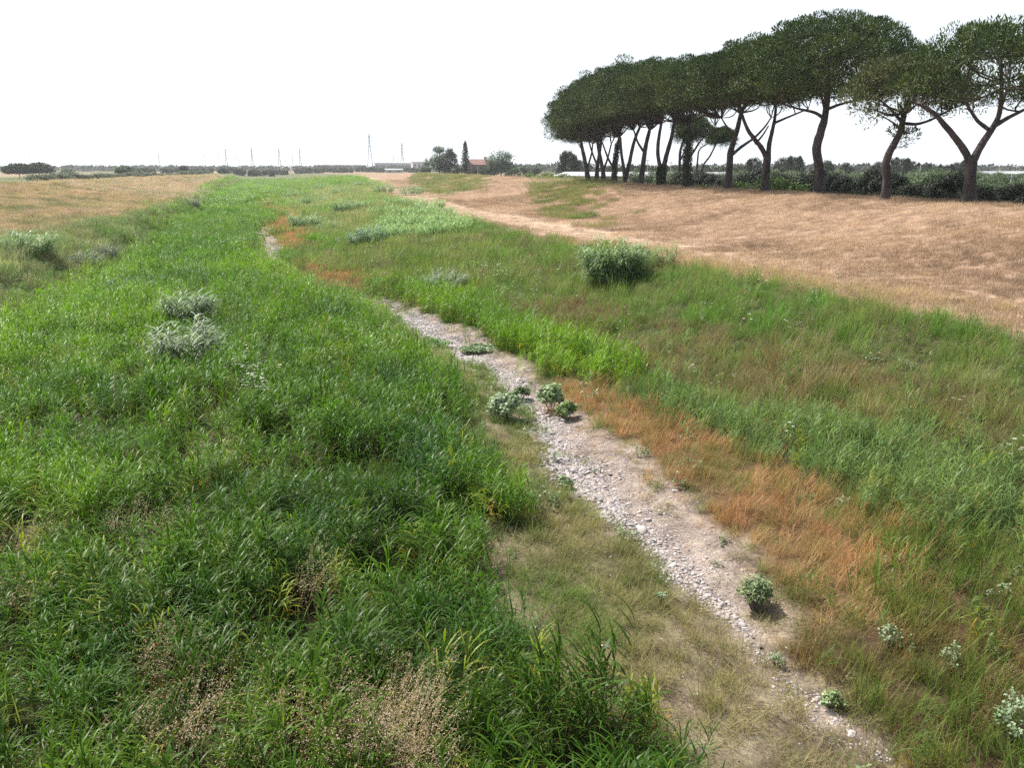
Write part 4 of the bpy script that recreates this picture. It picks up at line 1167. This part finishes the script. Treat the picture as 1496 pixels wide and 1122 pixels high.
GC_ = 'grey green cane clumps'
cane_clump(893, 412, 2.7, 2.7, 'big rounded cane clump at the edge of the mown track', cols=((.10, .18, .06), (.26, .35, .17)), group=GC_, n=130)
cane_clump(275, 486, 2.3, 1.3, 'silvery grass clump in the reeds, the farther of the left pair', ((.06, .12, .045), (.28, .35, .23)), group='silvery clumps in the reeds', n=85)
cane_clump(275, 548, 2.3, 1.3, 'silvery grass clump in the reeds, the nearer of the left pair', ((.07, .13, .055), (.36, .42, .30)), group='silvery clumps in the reeds', n=85)
cane_clump(537, 362, 2.3, 3.4, 'dark cane clump at the left end of the bright cane stand', ((.07, .15, .07), (.20, .30, .18)), group=GC_, n=90)
cane_clump(447, 334, 2.3, 4.8, 'wide cane clump right of the far gravel patch', group=GC_, n=110)
cane_clump(480, 338, 1.5, 2.4, 'low cane clump right below the wide one', group=GC_)
cane_clump(508, 312, 2.5, 5, 'cane clump among the far bank greenery', group=GC_, n=100)
cane_clump(40, 372, 1.9, 4.0, 'pale cane clump on the left bank at the frame edge', group=GC_, n=100)
cane_clump(118, 388, 1.2, 3.4, 'low grey scrubby clump on the left bank foot', ((.10, .13, .11), (.26, .28, .26)), group=GC_)
cane_clump(148, 378, 1.3, 2.4, 'dark scrubby clump beside the low grey one', ((.05, .08, .05), (.14, .18, .13)), group=GC_)
cane_clump(190, 438, 1.5, 2.6, 'dark green clump at the left edge of the reeds', ((.04, .09, .03), (.10, .17, .07)), group=GC_)
cane_clump(278, 303, 1.9, 3.5, 'dark clump far along the foot of the left bank', ((.05, .08, .05), (.14, .18, .12)), group=GC_)
cane_clump(650, 425, 1.5, 2.4, 'grey feathery clump above the right reed strip', ((.14, .19, .12), (.28, .33, .24)), group=GC_)
cane_clump(945, 385, 1.3, 1.6, 'thin pale cane sprig right of the big rounded clump', group=GC_, n=26)
cane_clump(975, 388, 1.6, .9, 'single upright cane sprig near the track edge', group=GC_, n=12)
# the bright cane stand: many clumps side by side
stand = [(560, 350), (585, 349), (610, 348), (635, 347), (660, 344), (575, 335), (600, 334), (625, 332), (650, 332), (672, 335), (590, 320), (615, 318), (640, 318), (560, 315), (540, 306), (575, 300), (605, 303), (630, 306)]
for i, (x, y) in enumerate(stand):
    cane_clump(x + random.uniform(-4, 4), y, 1.9, 4.2, 'pale green cane clump of the wide stand beside the track', ((.14, .27, .07), (.32, .46, .20)), group='wide cane stand beside the track', n=60)
for i, (x, y) in enumerate([(455, 300), (430, 290), (500, 285), (560, 282), (470, 278), (380, 275), (530, 274), (600, 285)]):
    cane_clump(x, y, 2.4, 6, 'distant cane clump in the far river bed', group='distant cane clumps', n=70)

def leafy_bush(px, py, h, w, cols, label, leaf=.07, n=260, lobes=16, group='leafy bushes beside the dry channel', name='leafy_bush'):
    g = ground_at(px, py)
    root = empty(name, (g[0], g[1], g[2] - .02)); tag(root, label, 'bush', group)
    cs, rs = [], []; mb = MB()
    for i in range(lobes):
        a = i * 2.4; r = math.sqrt((i + .5) / lobes) * (w / 2 - w * .12); lr = w * random.uniform(.12, .2)
        z = h * (1 - .55 * (2 * r / w) ** 2) * random.uniform(.55, .85)
        cs.append((r * cos(a) * random.uniform(.7, 1.3), r * sin(a) * random.uniform(.7, 1.3), z)); rs.append((lr, lr, h * random.uniform(.12, .26)))
        mb.tube([(r * .2 * cos(a), r * .2 * sin(a), 0), (r * .7 * cos(a), r * .7 * sin(a), z * .55), cs[-1]], [.012, .009, .005], 4, cap=False)
    mb.build('stems', M_BARK2, root)
    V, Q, C = leaf_cloud(cs, np.array(rs), n // 2, leaf, .7, cols, fill=.15, flat=True)
    obj('leaves', arr_mesh('leaves', V, [Q], C), M_TREE, root)
WG = ((.12, .19, .08), (.30, .37, .24))
leafy_bush(738, 612, 1.0, 1.25, WG, 'whitish leafed bush left of the narrow channel neck', .10)
leafy_bush(760, 585, .6, .7, ((.12, .18, .08), (.22, .28, .14)), 'small dull green bush behind the whitish leafed one', .07, lobes=10)
leafy_bush(805, 602, 1.1, .9, ((.12, .20, .07), (.36, .44, .26)), 'bright leafy bush on the right side of the channel neck', .10)
leafy_bush(828, 612, .7, .7, ((.10, .18, .05), (.24, .32, .14)), 'lower leafy bush right beside the bright one', .09, lobes=10)
leafy_bush(700, 514, .35, 1.9, WG, 'low whitish plant mat across the channel under the reed strip', .10, lobes=18)
leafy_bush(632, 505, .35, 1.7, ((.12, .22, .07), (.32, .42, .22)), 'low pale green plant mat left of the far channel', .09, lobes=16)
leafy_bush(1102, 890, .75, .7, ((.08, .13, .05), (.24, .29, .15)), 'round dusty green bush at the right edge of the near gravel', .055, n=130, lobes=22)
leafy_bush(825, 712, .35, .45, WG, 'tiny whitish plant on the left gravel edge', .06, lobes=8)
leafy_bush(720, 725, .45, .9, ((.12, .16, .08), (.42, .48, .36)), 'straggly pale weed on bare soil at the reed edge', .07, lobes=9, n=85)
leafy_bush(712, 745, .4, .5, WG, 'small white leafed weed beside the straggly one', .07, lobes=6, n=85)
leafy_bush(1385, 985, .6, .35, WG, 'silvery leafed plant in the grass at the right', .05, lobes=9, n=60)
leafy_bush(1482, 1085, .8, .8, WG, 'silvery leafed plant at the lower right edge of the frame', .055, lobes=16, n=60)
leafy_bush(1298, 945, .45, .4, WG, 'pale plant in the grass above the lower channel', .05, lobes=8, n=50)
leafy_bush(1135, 975, .3, .35, WG, 'small pale plant on the lower stony channel', .04, lobes=7, n=60)
leafy_bush(1215, 1035, .35, .4, ((.10, .17, .06), (.25, .32, .16)), 'small green plant right of the lower channel', .05, lobes=6, n=110)
leafy_bush(965, 885, .35, .22, WG, 'thin pale sprig on the dry flat left of the gravel', .05, lobes=4, n=90)

# ------------------------------------------------------------------ light, sky, haze
EL, AZ = R(56), R(-38)   # sun high, ahead and to the left (bearing from +Y)
sun_d = bpy.data.lights.new('sun', 'SUN'); sun_d.energy = 5.0; sun_d.angle = R(.6); sun_d.color = (1, .96, .90)
sun = bpy.data.objects.new('sun', sun_d); col.objects.link(sun)
sv = np.array([sin(AZ) * cos(EL), cos(AZ) * cos(EL), sin(EL)])
from mathutils import Vector
sun.rotation_euler = Vector(sv).to_track_quat('Z', 'Y').to_euler()
w = bpy.data.worlds.new('World'); scene.world = w; w.use_nodes = True
nt = w.node_tree; nt.nodes.clear()
o_ = nt.nodes.new('ShaderNodeOutputWorld'); bg = nt.nodes.new('ShaderNodeBackground')
sk = nt.nodes.new('ShaderNodeTexSky'); sk.sky_type = 'NISHITA'; sk.sun_disc = False
sk.sun_elevation = EL; sk.sun_rotation = AZ; sk.air_density = 1.0; sk.dust_density = 6; sk.ozone_density = 1
# thin even high cloud whitens the blue
mx = nt.nodes.new('ShaderNodeMix'); mx.data_type = 'RGBA'; mx.inputs['Factor'].default_value = .55
nt.links.new(sk.outputs[0], mx.inputs['A']); mx.inputs['B'].default_value = (8.7, 9.5, 10.2, 1)
tcw = nt.nodes.new('ShaderNodeTexCoord'); sx_ = nt.nodes.new('ShaderNodeSeparateXYZ'); mr = nt.nodes.new('ShaderNodeMapRange')
nt.links.new(tcw.outputs['Generated'], sx_.inputs[0]); nt.links.new(sx_.outputs['Z'], mr.inputs['Value'])
mr.inputs['From Min'].default_value = .05; mr.inputs['From Max'].default_value = .6; mr.inputs['To Min'].default_value = .85; mr.inputs['To Max'].default_value = .12
nt.links.new(mr.outputs[0], mx.inputs['Factor'])   # the veil of haze is thick near the horizon and thin overhead
nt.links.new(mx.outputs['Result'], bg.inputs[0]); bg.inputs[1].default_value = .09
nt.links.new(bg.outputs[0], o_.inputs[0])

HAZE = True
if HAZE:
    hb = MB(); hb.box((0, 3200, 34), (12600, 6800, 76)); m, nt, out = mat_new('haze_air')
    v = nt.nodes.new('ShaderNodeVolumePrincipled'); v.inputs['Color'].default_value = (.92, .95, 1, 1); v.inputs['Density'].default_value = .00015; v.inputs['Anisotropy'].default_value = .3
    nt.links.new(v.outputs[0], out.inputs['Volume'])
    h = hb.build('haze', m); tag(h, kind='stuff')

scene.render.engine = 'CYCLES'
scene.cycles.use_denoising = False
scene.cycles.max_bounces = 6
scene.cycles.diffuse_bounces = 3
scene.cycles.transmission_bounces = 3
scene.cycles.glossy_bounces = 2
scene.cycles.volume_bounces = 0
scene.view_settings.view_transform = 'Standard'
scene.view_settings.look = 'None'
scene.view_settings.exposure = 0.7
scene.view_settings.gamma = 1
